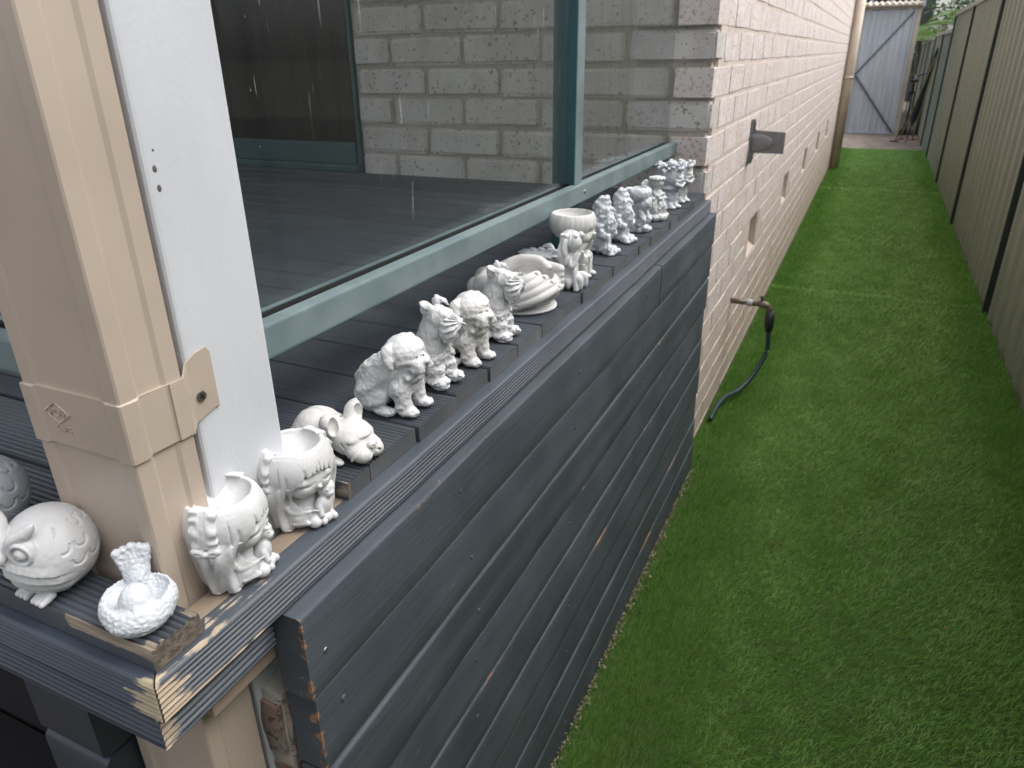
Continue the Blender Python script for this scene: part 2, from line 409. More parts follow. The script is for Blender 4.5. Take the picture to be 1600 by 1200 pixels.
def blade_mat():
    t = NT('turf_blade'); at = t.n('ShaderNodeAttribute', attribute_name='tint')
    r = t.n('ShaderNodeValToRGB'); e = r.color_ramp.elements
    e[0].position = 0; e[0].color = (0.07, 0.225, 0.013, 1); e[1].position = 1; e[1].color = (0.50, 0.70, 0.25, 1)
    q = r.color_ramp.elements.new(0.6); q.color = (0.20, 0.44, 0.06, 1)
    t.l(at.outputs['Fac'], r.inputs[0])
    b = t.bsdf(r.outputs[0], 0.45, spec=0.5)
    tr = t.n('ShaderNodeBsdfTranslucent'); t.l(r.outputs[0], tr.inputs[0])
    mx = t.n('ShaderNodeMixShader'); mx.inputs[0].default_value = 0.25
    t.l(b.outputs[0], mx.inputs[1]); t.l(tr.outputs[0], mx.inputs[2]); t.l(mx.outputs[0], t.out.inputs[0])
    return t.m
tag(link('turf_grass', blades(), blade_mat()), 'short green artificial turf covering the side passage', 'turf', kind='stuff')

# concrete strip between the turf and the shed
slab_m = simple('stained_concrete', (0.19, 0.15, 0.125, 1), (0.28, 0.23, 0.19, 1), 5, 0.85, 0.4, 60, 0.004)
bm = bmesh.new(); bm_box(bm, (-1.2, YE - 0.03, -0.30), (xfence(14) - 0.03, 15.0, zg(13.8) + 0.004))
tag(link('concrete_path', bm_mesh('concrete_path', bm), slab_m), kind='structure')

# ---------------------------------------------------------------- house
house = thing('brick_house', 'pale painted brick house beside the turf passage with a sliding door onto the deck', 'house')
def brick_variant(i, w, h, d, bev=0.0018, jit=0.0008):
    bm = bmesh.new(); bm_box(bm, (-w / 2, -d / 2, -h / 2), (w / 2, d / 2, h / 2))
    bmesh.ops.bevel(bm, geom=bm.edges[:], offset=bev, segments=2, affect='EDGES')
    rr = random.Random(i)
    for v in bm.verts: v.co += Vector((rr.uniform(-1, 1), rr.uniform(-1, 1), rr.uniform(-1, 1))) * jit
    return bm_mesh('brick', bm)
BW, BHt, BD = BL - 0.011, CH - 0.011, 0.10
VENTS = [(3.22, 0.25), (4.46, 0.25), (5.70, 0.25), (6.94, 0.25), (8.18, 0.25)]
VN = -5                                    # the course that holds the vents
VZ0, VZ1 = Z0 + (VN - 1) * CH - 0.004, Z0 + (VN + 1) * CH + 0.004
side = link('side_wall', None, None, house); front = link('deck_wall', None, None, house)
# mortar beds (brick faces stand proud of them)
bm = bmesh.new()
XB = XW - 0.0018
bm_box(bm, (XB - 0.2, YW + 0.05, -0.4), (XB, 10.25, VZ0)); bm_box(bm, (XB - 0.2, YW + 0.05, VZ1), (XB, 10.25, 2.32))
yy = YW + 0.05
for (vy, vw) in VENTS + [(10.25 + 0.125, 0.25)]:
    bm_box(bm, (XB - 0.2, yy, VZ0), (XB, vy - vw / 2, VZ1)); yy = vy + vw / 2
link('mortar_bed', bm_mesh('mortar_bed', bm), M['mortar'], side)
DX = -1.482                                # edge of the sliding door
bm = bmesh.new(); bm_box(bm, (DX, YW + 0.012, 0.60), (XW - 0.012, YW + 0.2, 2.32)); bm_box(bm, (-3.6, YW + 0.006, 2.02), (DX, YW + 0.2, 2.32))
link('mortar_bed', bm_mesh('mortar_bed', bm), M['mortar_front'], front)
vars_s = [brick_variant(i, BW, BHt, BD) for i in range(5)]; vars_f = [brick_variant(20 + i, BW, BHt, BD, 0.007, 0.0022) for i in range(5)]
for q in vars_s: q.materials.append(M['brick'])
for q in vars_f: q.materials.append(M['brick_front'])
far_bm = bmesh.new(); top_bm = bmesh.new()
def side_brick(y0, y1, n):
    if y0 == YW: y0 -= 0.006
    zc = Z0 + (n + 0.5) * CH; L = y1 - y0 - 0.005; yc = (y0 + y1) / 2
    if n in (VN, VN - 1) and any(abs(yc - vy) < vw / 2 + L / 2 - 0.02 for vy, vw in VENTS): return
    dx = random.uniform(-0.0006, 0.0006)
    if y0 < 4.2 and -0.1 < zc < 1.45:
        o = link('brick', random.choice(vars_s), None, side)
        o.location = (XW - BD / 2 + dx, yc, zc + random.uniform(-1, 1) * 0.0012); o.rotation_euler = (random.uniform(-1, 1) * 0.006, 0, math.pi / 2 + random.uniform(-1, 1) * 0.006); o.scale = (L / BW, 1, random.uniform(0.985, 1.01))
    else:
        vs4 = bm_box(far_bm, (XW - 0.03, yc - L / 2, zc - BHt / 2), (XW + dx, yc + L / 2, zc + BHt / 2))
for n in range(-12, 17):
    y = YW if n % 2 == 0 else YW + 0.12
    while y < 10.2:
        y1 = min(y + BL, 10.25); side_brick(y, y1, n); y = y1
bmesh.ops.bevel(far_bm, geom=[e for e in far_bm.edges], offset=0.004, segments=1, affect='EDGES')
tag(link('brickwork', bm_mesh('brickwork', far_bm), M['brick'], side), kind='stuff')
for n in range(-1, 17):
    zc = Z0 + (n + 0.5) * CH
    j = [-0.490 - BL * i for i in range(6)] if n % 2 == 0 else [XW] + [-0.611 - BL * i for i in range(6)]
    for a, b in zip(j[:-1], j[1:]):
        b = max(b, DX); 
        if a - b < 0.03: continue
        L = a - b - 0.011
        if a == XW: L += 0.0055
        xc = (a + b) / 2 + (0.003 if a == XW else 0)
        if n == -1 and False: continue
        if zc < 1.6:
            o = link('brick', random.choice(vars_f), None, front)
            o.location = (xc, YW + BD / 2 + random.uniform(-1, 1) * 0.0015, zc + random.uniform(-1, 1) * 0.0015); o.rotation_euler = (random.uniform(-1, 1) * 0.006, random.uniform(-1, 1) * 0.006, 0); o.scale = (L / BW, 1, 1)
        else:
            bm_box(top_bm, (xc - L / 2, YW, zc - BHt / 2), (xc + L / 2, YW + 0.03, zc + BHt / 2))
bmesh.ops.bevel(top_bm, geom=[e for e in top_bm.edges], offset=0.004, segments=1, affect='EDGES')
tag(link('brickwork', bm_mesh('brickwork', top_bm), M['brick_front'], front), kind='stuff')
for (vy, vw) in VENTS:                     # recessed openings with a sloping ledge
    a, b = vy - vw / 2 - 0.002, vy + vw / 2 + 0.002
    vent = link('air_vent', None, None, house)
    bm = bmesh.new(); bm_box(bm, (XW - 0.075, a, VZ0 - 0.002), (XW - 0.06, b, VZ1 + 0.002)); link('back', bm_mesh('back', bm), M['mortar'], vent)
    bm = bmesh.new(); v = bm_box(bm, (XW - 0.06, a, VZ0 - 0.002), (XW - 0.0015, b, VZ0 + 0.006))
    for q in v:
        if q.co.z > VZ0 and q.co.x < XW - 0.03: q.co.z = VZ0 + 0.055
    link('ledge', bm_mesh('ledge', bm), M['mortar'], vent)
    for nm, lo, hi in (('reveal', (XW - 0.06, a, VZ0), (XW - 0.002, a + 0.012, VZ1)), ('reveal', (XW - 0.06, b - 0.012, VZ0), (XW - 0.002, b, VZ1)), ('lintel', (XW - 0.06, a + 0.012, VZ1 - 0.012), (XW - 0.002, b - 0.012, VZ1))): box(nm, lo, hi, M['mortar'], vent)
# sliding door
door = link('sliding_door', None, None, house)
box('sill', (-3.55, YW - 0.025, ZD + 0.001), (DX - 0.004, YW + 0.08, ZD + 0.022), M['teal_dark'], door, 0.003)
box('bottom_rail', (-3.50, YW + 0.005, ZD + 0.022), (DX - 0.03, YW + 0.045, ZD + 0.088), M['teal_dark'], door, 0.003)
box('jamb', (DX - 0.016, YW + 0.0, ZD + 0.022), (DX - 0.004, YW + 0.08, 2.02), M['teal_dark'], door, 0.002)
box('head', (-3.5, YW + 0.0, 1.96), (DX - 0.036, YW + 0.08, 2.018), M['teal_dark'], door, 0.002)
box('pane', (-3.5, YW + 0.022, ZD + 0.086), (DX - 0.036, YW + 0.028, 1.962), M['doorglass'], door)
V, Fc = [], []
nx = 180
for i in range(nx + 1):
    x = DX - 0.03 - 2.0 * i / nx; y = YW + 0.17 + 0.022 * math.sin(i * 0.62 + 1.3 * math.sin(i * 0.11)) + 0.008 * math.sin(i * 1.7)
    V += [(x, y, ZD + 0.02), (x, y + 0.005, 2.05)]
for i in range(nx): Fc.append((2 * i, 2 * i + 1, 2 * i + 3, 2 * i + 2))
link('curtain', mesh_pd('curtain', V, Fc, True), simple('curtain_cloth', (0.014, 0.017, 0.022, 1), (0.022, 0.026, 0.033, 1), 8, 0.9), door)
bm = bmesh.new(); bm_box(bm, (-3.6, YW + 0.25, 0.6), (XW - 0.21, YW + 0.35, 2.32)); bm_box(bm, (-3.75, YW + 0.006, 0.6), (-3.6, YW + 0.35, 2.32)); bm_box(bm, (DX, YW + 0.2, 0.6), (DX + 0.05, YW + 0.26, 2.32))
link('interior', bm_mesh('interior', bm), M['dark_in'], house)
# roofs: house eave and the veranda roof over the deck
roofm = simple('roof_sheet', (0.16, 0.165, 0.17, 1), (0.2, 0.2, 0.205, 1), 3, 0.5, 0.05)
soff = simple('soffit', (0.20, 0.19, 0.18, 1), None, 3, 0.8)
bm = bmesh.new(); bm_box(bm, (-6.0, YW + 0.0, 2.322), (-0.30, 10.4, 2.40)); link('house_roof', bm_mesh('house_roof', bm), roofm, house)
ver = link('veranda_roof', None, None, house)
bm = bmesh.new(); bm_box(bm, (-3.9, 0.02, 2.30), (-0.28, YW - 0.002, 2.335)); link('roof_sheet', bm_mesh('roof_sheet', bm), soff, ver)
for i in range(8): box('rafter', (-3.85 + i * 0.49, 0.1, 2.20), (-3.81 + i * 0.49, YW - 0.01, 2.30), soff, ver)
box('gutter', (-3.9, -0.09, 2.24), (-0.25, 0.018, 2.335), M['pipe2'], ver, 0.01)
# left boundary of the deck: rendered house wing
bm = bmesh.new(); bm_box(bm, (-3.95, 0.3, -0.3), (-3.76, YW + 0.3, 2.3)); link('wing_wall', bm_mesh('wing_wall', bm), M['brick_front'], house)

# ---------------------------------------------------------------- deck
deck = thing('timber_deck', 'charcoal painted timber deck edge with ribbed boards and horizontal board skirting', 'deck')
BP = 0.0826
def reed(w, h, n, dep=0.0022, r=0.003):
    """ribbed top board, profile in (across, up), across 0..w, up 0..h"""
    pr = [(0.0, 0.0), (w, 0.0), (w, h - r), (w - r * 0.3, h - r * 0.3)]
    inner = w - 2 * r
    for i in range(n):
        c = w - r - inner * i / n
        p = inner / n
        for fq, dz in ((0.08, dep), (0.3, 0.2 * dep), (0.5, 0.0), (0.7, 0.2 * dep), (0.92, dep)):
            pr.append((c - p * fq, h - dz))
    pr += [(r * 0.3, h - r * 0.3), (0.0, h - r)]
    return pr
def deck_board(y0, w, xr, xl, n=13, wear=None, end='deck_end', mat='deck', name='deck_board', nseg=26, jit=0.0004):
    prof = reed(w, ZD - ZF - 0.0006, n)
    dz = random.uniform(-0.0007, 0.0)
    return sweep(name, prof, xl, xr, lambda u, v, t: (t, y0 + u, ZF + 0.0005 + v + dz), nseg, wear, jit, [M[mat], M[end]], deck, 1)
deck_board(0.2195, 0.0395, -0.3615, -1.7, 7, lambda u, v, t: (0.78 if (t > -0.445 and u < 0.0025 and v > 0.004) else 0.56 if (t > -0.378 and v > 0.012 and (u > 0.034 or u < 0.007)) else 0.46 if (t > -0.366 and v > 0.012) else 0.0), 'endgrain', nseg=150)
deck_board(0.2625, 0.0815, -0.517, -3.7, 13); deck_board(0.2625 + 0.0855, 0.0815, -0.517, -3.7, 13)
xe = lambda: -0.3695 + random.uniform(-0.002, 0.002)
deck_board(0.4350, 0.0340, xe(), -3.7, 5, lambda u, v, t: 0.55 if (t > -0.41 and u < 0.004) else 0.0)
y = 0.4712
while y < YW - 0.03:
    w = min(BP - 0.0035, YW - 0.004 - y)
    deck_board(y, w, xe(), -3.7, 13, lambda u, v, t: 0.16 if t > -0.43 else 0.05, nseg=24)
    y += BP
# split ends: cracks are real slots, dark slivers between the two halves of an end are left to the gaps between boards

# ribbed edge trim, mitred at the corner
def trimprof(th, h, n, dep=0.0021):
    """(depth from outer face, height): outer face ribbed"""
    pr = [(th, 0.0), (th, h), (0.0035, h), (0.0012, h - 0.001), (0.0, h - 0.0032)]
    inner = h - 0.0075
    for i in range(n):
        c = h - 0.0042 - inner * i / n; p = inner / n
        for fq, d in ((0.08, dep), (0.3, 0.15 * dep), (0.5, 0.0), (0.7, 0.15 * dep), (0.92, dep)): pr.append((d, c - p * fq))
    pr += [(0.0, 0.0028), (0.002, 0.0)]
    return pr
TH, HT = 0.0205, 0.0345
def wear_side(u, v, t):
    d = t - YF
    w = 0.0
    if d < 0.04: w = 0.66 - d * 10 + (0.1 if v < 0.02 else 0) - (0.3 if u > 0.004 else 0)
    if v > HT - 0.004 and u < 0.004 and d < 0.12: w = max(w, 0.52 - d)
    if v < 0.004 and d < 0.16: w = max(w, 0.56 - d * 0.8)
    if v > HT - 0.003 and u > 0.016 and d > 0.06 and d < 0.2: w = max(w, 0.40)
    if d > 0.2: w = max(w, 0.22 if v > HT - 0.004 or v < 0.003 else 0.05)
    return w
sweep('edge_trim', trimprof(TH, HT, 6, 0.003), lambda u, v: YF + u + 0.0005, YW + 0.006, lambda u, v, t: (XF - u, t, ZF - HT + v), 260, wear_side, 0.00035, [M['fascia_side'], M['endgrain']], deck, 1)
def wear_front(u, v, t):
    d = XF - t
    if d < 0.035: return 0.66 - d * 9 + (0.1 if v < 0.02 else -0.05)
    if d < 0.07 and v < 0.012: return 0.42
    return 0.04
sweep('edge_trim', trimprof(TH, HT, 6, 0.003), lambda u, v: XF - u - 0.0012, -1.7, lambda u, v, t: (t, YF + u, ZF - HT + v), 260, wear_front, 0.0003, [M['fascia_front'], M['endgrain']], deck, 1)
H2 = 0.036
sweep('lower_trim', trimprof(0.016, H2, 5, 0.003), lambda u, v: YF + 0.004 + u, 0.325, lambda u, v, t: (XF - 0.013 - u, t, ZF - HT - 0.0008 - H2 + v), 40, lambda u, v, t: 0.72 - (t - YF) * 14 if t < YF + 0.04 else 0.1, 0.0003, [M['fascia_side'], M['endgrain']], deck, 1)
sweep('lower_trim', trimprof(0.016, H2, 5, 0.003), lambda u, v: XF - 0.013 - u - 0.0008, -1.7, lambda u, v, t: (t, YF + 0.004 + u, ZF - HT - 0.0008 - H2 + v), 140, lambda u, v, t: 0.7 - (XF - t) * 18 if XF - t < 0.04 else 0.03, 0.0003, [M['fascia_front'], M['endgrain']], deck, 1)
# bearers and joists inside the edge
box('bearer', (-0.3925, 0.2605, ZF - 0.09), (-0.3745, YW - 0.01, ZF - 0.0006), M['bare'], deck, 0.001)
box('joist', (-0.56, 0.366, ZF - 0.11), (-0.394, 0.404, ZF - 0.012), M['old'], deck, 0.002)
box('joist', (-3.6, 0.445, ZF - 0.12), (-0.394, 0.485, ZF - 0.001), M['old'], deck, 0.002)
box('joist', (-3.6, 1.25, ZF - 0.12), (-0.394, 1.29, ZF - 0.001), M['old'], deck, 0.002)
box('inner_bearer', (-3.6, 0.2335, ZF - 0.10), (-0.50, 0.2590, ZF - 0.001), M['old'], deck, 0.002)
# side skirting boards
XC, CY0, CY1, CP, CT = -0.3397, 0.326, 2.036, 0.0891, 0.031
ZC = 0.8005
def cladprof(h, th=CT, r=0.0034):
    pr = [(th, 0.0), (th, h)]
    pr += [(r, h), (r * 0.5, h - r * 0.13), (r * 0.13, h - r * 0.5), (0.0, h - r)]
    pr += [(0.0, h * 0.75), (0.0, h * 0.5), (0.0, h * 0.25)]
    pr += [(0.0, r * 0.5), (r * 0.15, r * 0.15), (r * 0.5, 0.0)]
    return pr
def clad(i, y0, y1, ztop, h, out):
    ph = random.random() * 9
    def wr(u, v, t):
        w = 0.02
        if v > h - 0.008 and u < 0.0045: w = 0.19 + 0.22 * math.sin(t * 5 + ph) * math.sin(t * 11.3 + ph * 2) + (0.05 if i > 2 else 0)
        if t < CY0 + 0.012 and u < 0.006: w = max(w, 0.5)
        if v < 0.006: w = max(w, 0.2)
        return w
    sweep('skirting_board', cladprof(h), y0, y1, lambda u, v, t: (XC - u + out, t, ztop - h + v), 90, wr, 0.0004, [M['clad'], M['clad']], deck, 1, crease=75)
hb = CP - 0.0026
for i in range(9):
    out = [0.0, -0.0015, 0.001, -0.001, 0.0005, 0.0015, -0.001, 0.001, 0.002][i]
    zt = ZC - i * CP - (0.0 if i else 0)
    y0 = CY0 + [0, 0.004, 0.001, 0.003, 0.006, 0, 0.002, 0, 0][i]
    y1 = CY1 + [0.006, 0.002, -0.014, -0.026, -0.02, -0.016, -0.012, -0.006, 0.008][i]
    if i == 0:
        clad(0, y0, 1.452, zt, hb, out); clad(0, 1.4545, y1, zt + 0.001, hb, out + 0.0008)
    else: clad(i, y0, y1, zt, hb, out)
    for ys in (0.345, 0.60, 0.95, 1.36, 1.86):
        bm = bmesh.new(); bmesh.ops.create_cone(bm, cap_ends=True, segments=10, radius1=0.0032, radius2=0.0024, depth=0.0016, matrix=Matrix.Translation((XC + out + 0.0002, ys + random.uniform(-.02, .02), zt - hb * random.uniform(0.35, 0.65))) @ Matrix.Rotation(math.pi / 2, 4, 'Y'))
        link('screw', bm_mesh('screw', bm), M['clad'] if ys > 0.36 or i % 2 else M['steel'], deck)
# posts and brick pier behind the skirting
pier = tag(link('brick_pier', None, None), 'old red brick pier with flaking paint under the deck corner', 'pier')
pm = brick_mat('old_brick', (0.22, 0.085, 0.06, 1), (0.30, 0.24, 0.21, 1), (0.07, 0.05, 0.045, 1), 0.55)
for i in range(9):
    bm = bmesh.new(); bm_box(bm, (-0.47, 0.322 + random.uniform(0, 0.004), i * 0.078), (-0.374 + random.uniform(-0.003, 0.001), 0.43, i * 0.078 + 0.071))
    bmesh.ops.bevel(bm, geom=bm.edges[:], offset=0.006, segments=2, affect='EDGES')
    bmesh.ops.subdivide_edges(bm, edges=bm.edges[:], cuts=2, use_grid_fill=True)
    for v in bm.verts: v.co += Vector([random.uniform(-1, 1) * 0.0022 for _ in range(3)])
    link('brick', bm_mesh('brick', bm), pm, pier)
box('mortar', (-0.465, 0.328, -0.05), (-0.379, 0.425, 0.70), M['mortar_front'], pier)
# front skirting stack; black boxes added to stand for the shade under the deck
for i, (za, zb_) in enumerate(((0.668, 0.742), (0.592, 0.665), (0.516, 0.589), (0.44, 0.513), (0.364, 0.437))):
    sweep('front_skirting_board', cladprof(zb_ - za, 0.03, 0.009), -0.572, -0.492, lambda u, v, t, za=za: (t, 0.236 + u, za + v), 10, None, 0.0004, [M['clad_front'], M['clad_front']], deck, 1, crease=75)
box('stump', (-0.59, 0.27, -0.1), (-0.51, 0.34, 0.80), M['black'], deck, 0.003)
box('under_deck_shade_sheet', (-3.6, 0.345, -0.1), (-0.50, 0.36, 0.82), M['dark_in'], deck)  # added near-black sheet, its colour stands in for the under-deck shade
box('under_deck_shade_box', (-3.6, 0.262, -0.1), (-0.60, 0.34, 0.42), M['dark_in'], deck)  # added near-black box, shade below the boards put into its colour
# dry grit and leaf crumbs where the turf meets the skirting
bm = bmesh.new(); rr = random.Random(4)
for i in range(1500):
    y = rr.uniform(0.4, 2.03); x = XC + 0.003 + abs(rr.gauss(0, 0.008)); r_ = rr.uniform(0.0012, 0.0035)
    z = zg(y) + rr.uniform(0.004, 0.012); d = [Vector((rr.uniform(-1, 1), rr.uniform(-1, 1), rr.uniform(-0.6, 0.6))).normalized() * r_ for _ in range(4)]
    v = [bm.verts.new(Vector((x, y, z)) + q) for q in d]
    for t_ in ((0, 1, 2), (0, 2, 3), (0, 3, 1), (1, 3, 2)): bm.faces.new([v[k] for k in t_])
bmesh.ops.recalc_face_normals(bm, faces=bm.faces[:])
tag(link('grit', bm_mesh('grit', bm), simple('dry_grit', (0.24, 0.19, 0.13, 1), (0.36, 0.31, 0.22, 1), 300, 0.9)), 'dry tan grit and crumbs along the foot of the board skirting', 'grit', kind='stuff')
lm = [simple('dry_leaf_red', (0.25, 0.06, 0.03, 1), (0.32, 0.11, 0.05, 1), 200, 0.8), simple('dry_leaf_brown', (0.26, 0.17, 0.09, 1), (0.36, 0.26, 0.15, 1), 200, 0.8)]
for i, (x, y, lb) in enumerate(((-0.318, 1.63, 'small red dry leaf at the foot of the board skirting'), (-0.312, 1.45, 'pale brown dry leaf at the foot of the board skirting'), (-0.05, 1.72, 'tiny red leaf on the turf beside the board skirting'), (0.34, 1.55, 'tiny brown leaf out on the open turf'), (0.62, 3.6, 'brown dry leaf on the turf against the steel fence'))):
    V = [(0.0045 * math.cos(a) * (1.5 if k % 2 == 0 else 1), 0.0035 * math.sin(a), 0.0015 * math.sin(2 * a)) for k, a in enumerate([j * math.pi / 4 for j in range(8)])] + [(0, 0, 0.0025)]
    me = mesh_pd('dry_leaf', V, [(j, (j + 1) % 8, 8) for j in range(8)]); bm = bmesh.new(); bm.from_mesh(me); bmesh.ops.solidify(bm, geom=bm.faces[:], thickness=0.0006); bm.to_mesh(me); bm.free()
    o = tag(link('dry_leaf', me, lm[i % 2], None, (x, y, zg(y) + 0.0145), i * 1.3), lb, 'leaf', 'dry leaves on the turf')

# ---------------------------------------------------------------- near downpipe, strap and white post
PX0, PX1, PY0, PY1 = -0.489, -0.395, 0.2635, 0.3125
def pipeprof(x0, x1, y0, y1, off=0.0, st=0.0018, band=0.013):
    """rectangular pipe section with raised corner bands; off grows it"""
    x0 -= off; x1 += off; y0 -= off; y1 += off
    c = 0.003; s = st; b = band; r = 0.0012
    pts = []
    def side(p, q, nrm):
        p, q, nrm = Vector(p), Vector(q), Vector(nrm); d = (q - p).normalized(); L = (q - p).length
        for t, dep in ((r, 0), (b, 0), (b + c, s), (L - b - c, s), (L - b, 0), (L - r, 0)):
            w = p + d * t - nrm * dep; pts.append((w.x, w.y))
    side((x0, y0), (x1, y0), (0, -1)); side((x1, y0), (x1, y1), (1, 0)); side((x1, y1), (x0, y1), (0, 1)); side((x0, y1), (x0, y0), (-1, 0))
    return pts
def prism(name, prof, z0, z1, mat, parent=None, nseg=1, top=None, bot=None, cap=True, smooth=True):
    """vertical extrusion; top/bot(x,y) add a ragged offset"""
    n = len(prof); V, Fc = [], []
    for i in range(nseg + 1):
        for (x, y) in prof:
            a = z0 + (bot(x, y) if bot else 0); b = z1 + (top(x, y) if top else 0)
            V.append((x, y, a + (b - a) * i / nseg))
    for i in range(nseg):
        for k in range(n): Fc.append((i * n + k, i * n + (k + 1) % n, (i + 1) * n + (k + 1) % n, (i + 1) * n + k))
    if cap: Fc += [tuple(range(n))[::-1], tuple(nseg * n + k for k in range(n))]
    me = mesh_pd(name, V, Fc)
    bm = bmesh.new(); bm.from_mesh(me); bmesh.ops.recalc_face_normals(bm, faces=bm.faces[:])
    for f in bm.faces: f.smooth = smooth and len(f.verts) == 4
    for e in bm.edges:
        if len(e.link_faces) == 2 and e.calc_face_angle(0) > R(48): e.smooth = False
    bm.to_mesh(me); bm.free()
    return link(name, me, mat, parent)
dp = thing('downpipe', 'big cream rectangular downpipe strapped to the white post at the deck corner', 'downpipe')
prism('pipe', pipeprof(PX0, PX1, PY0, PY1), 0.0, 2.26, M['pipe'], dp, smooth=False)
strap = link('strap', None, None, dp)
SZ0, SZ1 = 0.962, 1.004
sp = [p for p in pipeprof(PX0, PX1, PY0, PY1, 0.0017, 0.0012)]
rag = lambda x, y: 0.0007 * math.sin(x * 900) + 0.0005 * math.sin(y * 1300 + x * 400) - 0.02 * (x - PX1) * 0
prism('band', sp, SZ0, SZ1, M['pipe'], strap, 1, rag, rag, smooth=False)
# flange screwed to the post, bent paint-torn plate
fl = [(0.300, 0), (0.312, 0), (0.3165, 0), (0.3205, 0), (0.331, 0), (0.340, 0), (0.343, 0)]
V, Fc = [], []
xo = [-0.3925, -0.3930, -0.3960, -0.3985, -0.3992, -0.3993, -0.3994]
ztop = [0, 0.0, 0.003, 0.0065, 0.0105, 0.0115, 0.007]; zbot = [0, 0.0, 0.001, 0.003, 0.005, 0.007, 0.006]
for (yy_, _), x_, zt_, zb2 in zip(fl, xo, ztop, zbot):
    V += [(x_, yy_, SZ0 + zb2), (x_, yy_, SZ0 + zb2 + (SZ1 - SZ0 + zt_ - zb2) * 0.5), (x_, yy_, SZ1 + zt_)]
for i in range(len(fl) - 1):
    for j in range(2): Fc.append((3 * i + j, 3 * i + 3 + j, 3 * i + 4 + j, 3 * i + 1 + j))
me = mesh_pd('flange', V, Fc); bm = bmesh.new(); bm.from_mesh(me); bmesh.ops.solidify(bm, geom=bm.faces[:], thickness=0.0012); bm.to_mesh(me); bm.free()
link('flange', me, M['pipe'], strap)
bm = bmesh.new()
scm = Matrix.Translation((-0.3985, 0.3275, 0.983)) @ Matrix.Rotation(math.pi / 2, 4, 'Y') @ Matrix.Rotation(0.15, 4, 'X')
bmesh.ops.create_cone(bm, cap_ends=True, segments=18, radius1=0.0042, radius2=0.0036, depth=0.003, matrix=scm)
link('screw', bm_mesh('screw', bm), M['steel'], strap)
bm = bmesh.new()
for a in (0, math.pi / 2):
    v = bm_box(bm, (-0.0022, -0.0005, 0.0008), (0.0022, 0.0005, 0.0017)); bmesh.ops.transform(bm, matrix=scm @ Matrix.Rotation(a + 0.4, 4, 'Z'), verts=v)
link('screw_slot', bm_mesh('screw_slot', bm), M['black'], strap)
# embossed maker's diamond and worn lettering
bm = bmesh.new(); cx_, cz_ = -0.459, 0.987; a_, b_ = 0.0125, 0.0075; yf_ = PY0 - 0.0017 + 0.0009
pts = [(cx_ - a_, cz_), (cx_, cz_ - b_), (cx_ + a_, cz_), (cx_, cz_ + b_)]
for i in range(4):
    p, q = pts[i], pts[(i + 1) % 4]; bm_tube(bm, [(p[0], yf_, p[1]), (q[0], yf_, q[1])], 0.0006, 6)
link('embossed_diamond', bm_mesh('embossed_diamond', bm, True), M['pipe'], strap)
def text(name, body, size, loc, rot, mat, parent, ext=0.0004):
    cu = bpy.data.curves.new(name, 'FONT'); cu.body = body; cu.size = size; cu.extrude = ext; cu.align_x = 'CENTER'; cu.align_y = 'CENTER'
    tmp = bpy.data.objects.new(name, cu); C.objects.link(tmp)
    me = bpy.data.meshes.new_from_object(tmp.evaluated_get(bpy.context.evaluated_depsgraph_get()))
    bpy.data.objects.remove(tmp); me.name = name; me.materials.clear()
    o = link(name, me, mat, parent); o.location = loc; o.rotation_euler = rot; return o
text('lettering', 'POS', 0.0082, (cx_, yf_, cz_), (R(90), 0, 0), M['pipe'], strap)
text('lettering', 'CLIPS', 0.006, (cx_ + 0.003, yf_ + 0.0001, cz_ - 0.0118), (R(90), 0, 0), M['pipe'], strap, 0.0003)

post = thing('white_post', 'white painted square veranda post with small screw holes behind the downpipe', 'post')
box('shaft', (-0.494, 0.3215, ZF - 0.3), (-0.4010, 0.4015, 2.21), M['postwhite'], post, 0.004, 3)
for (yh, zh, r_) in ((0.332, 1.149, 0.0012), (0.3305, 1.138, 0.0021), (0.331, 1.126, 0.0021), (0.3565, 1.148, 0.0008)):
    bm = bmesh.new(); bmesh.ops.create_uvsphere(bm, u_segments=8, v_segments=6, radius=r_, matrix=Matrix.Translation((-0.4012, yh, zh)) @ Matrix.Diagonal((0.25, 1, 1.2, 1)))
    link('screw_hole', bm_mesh('screw_hole', bm, True), M['old'], post)

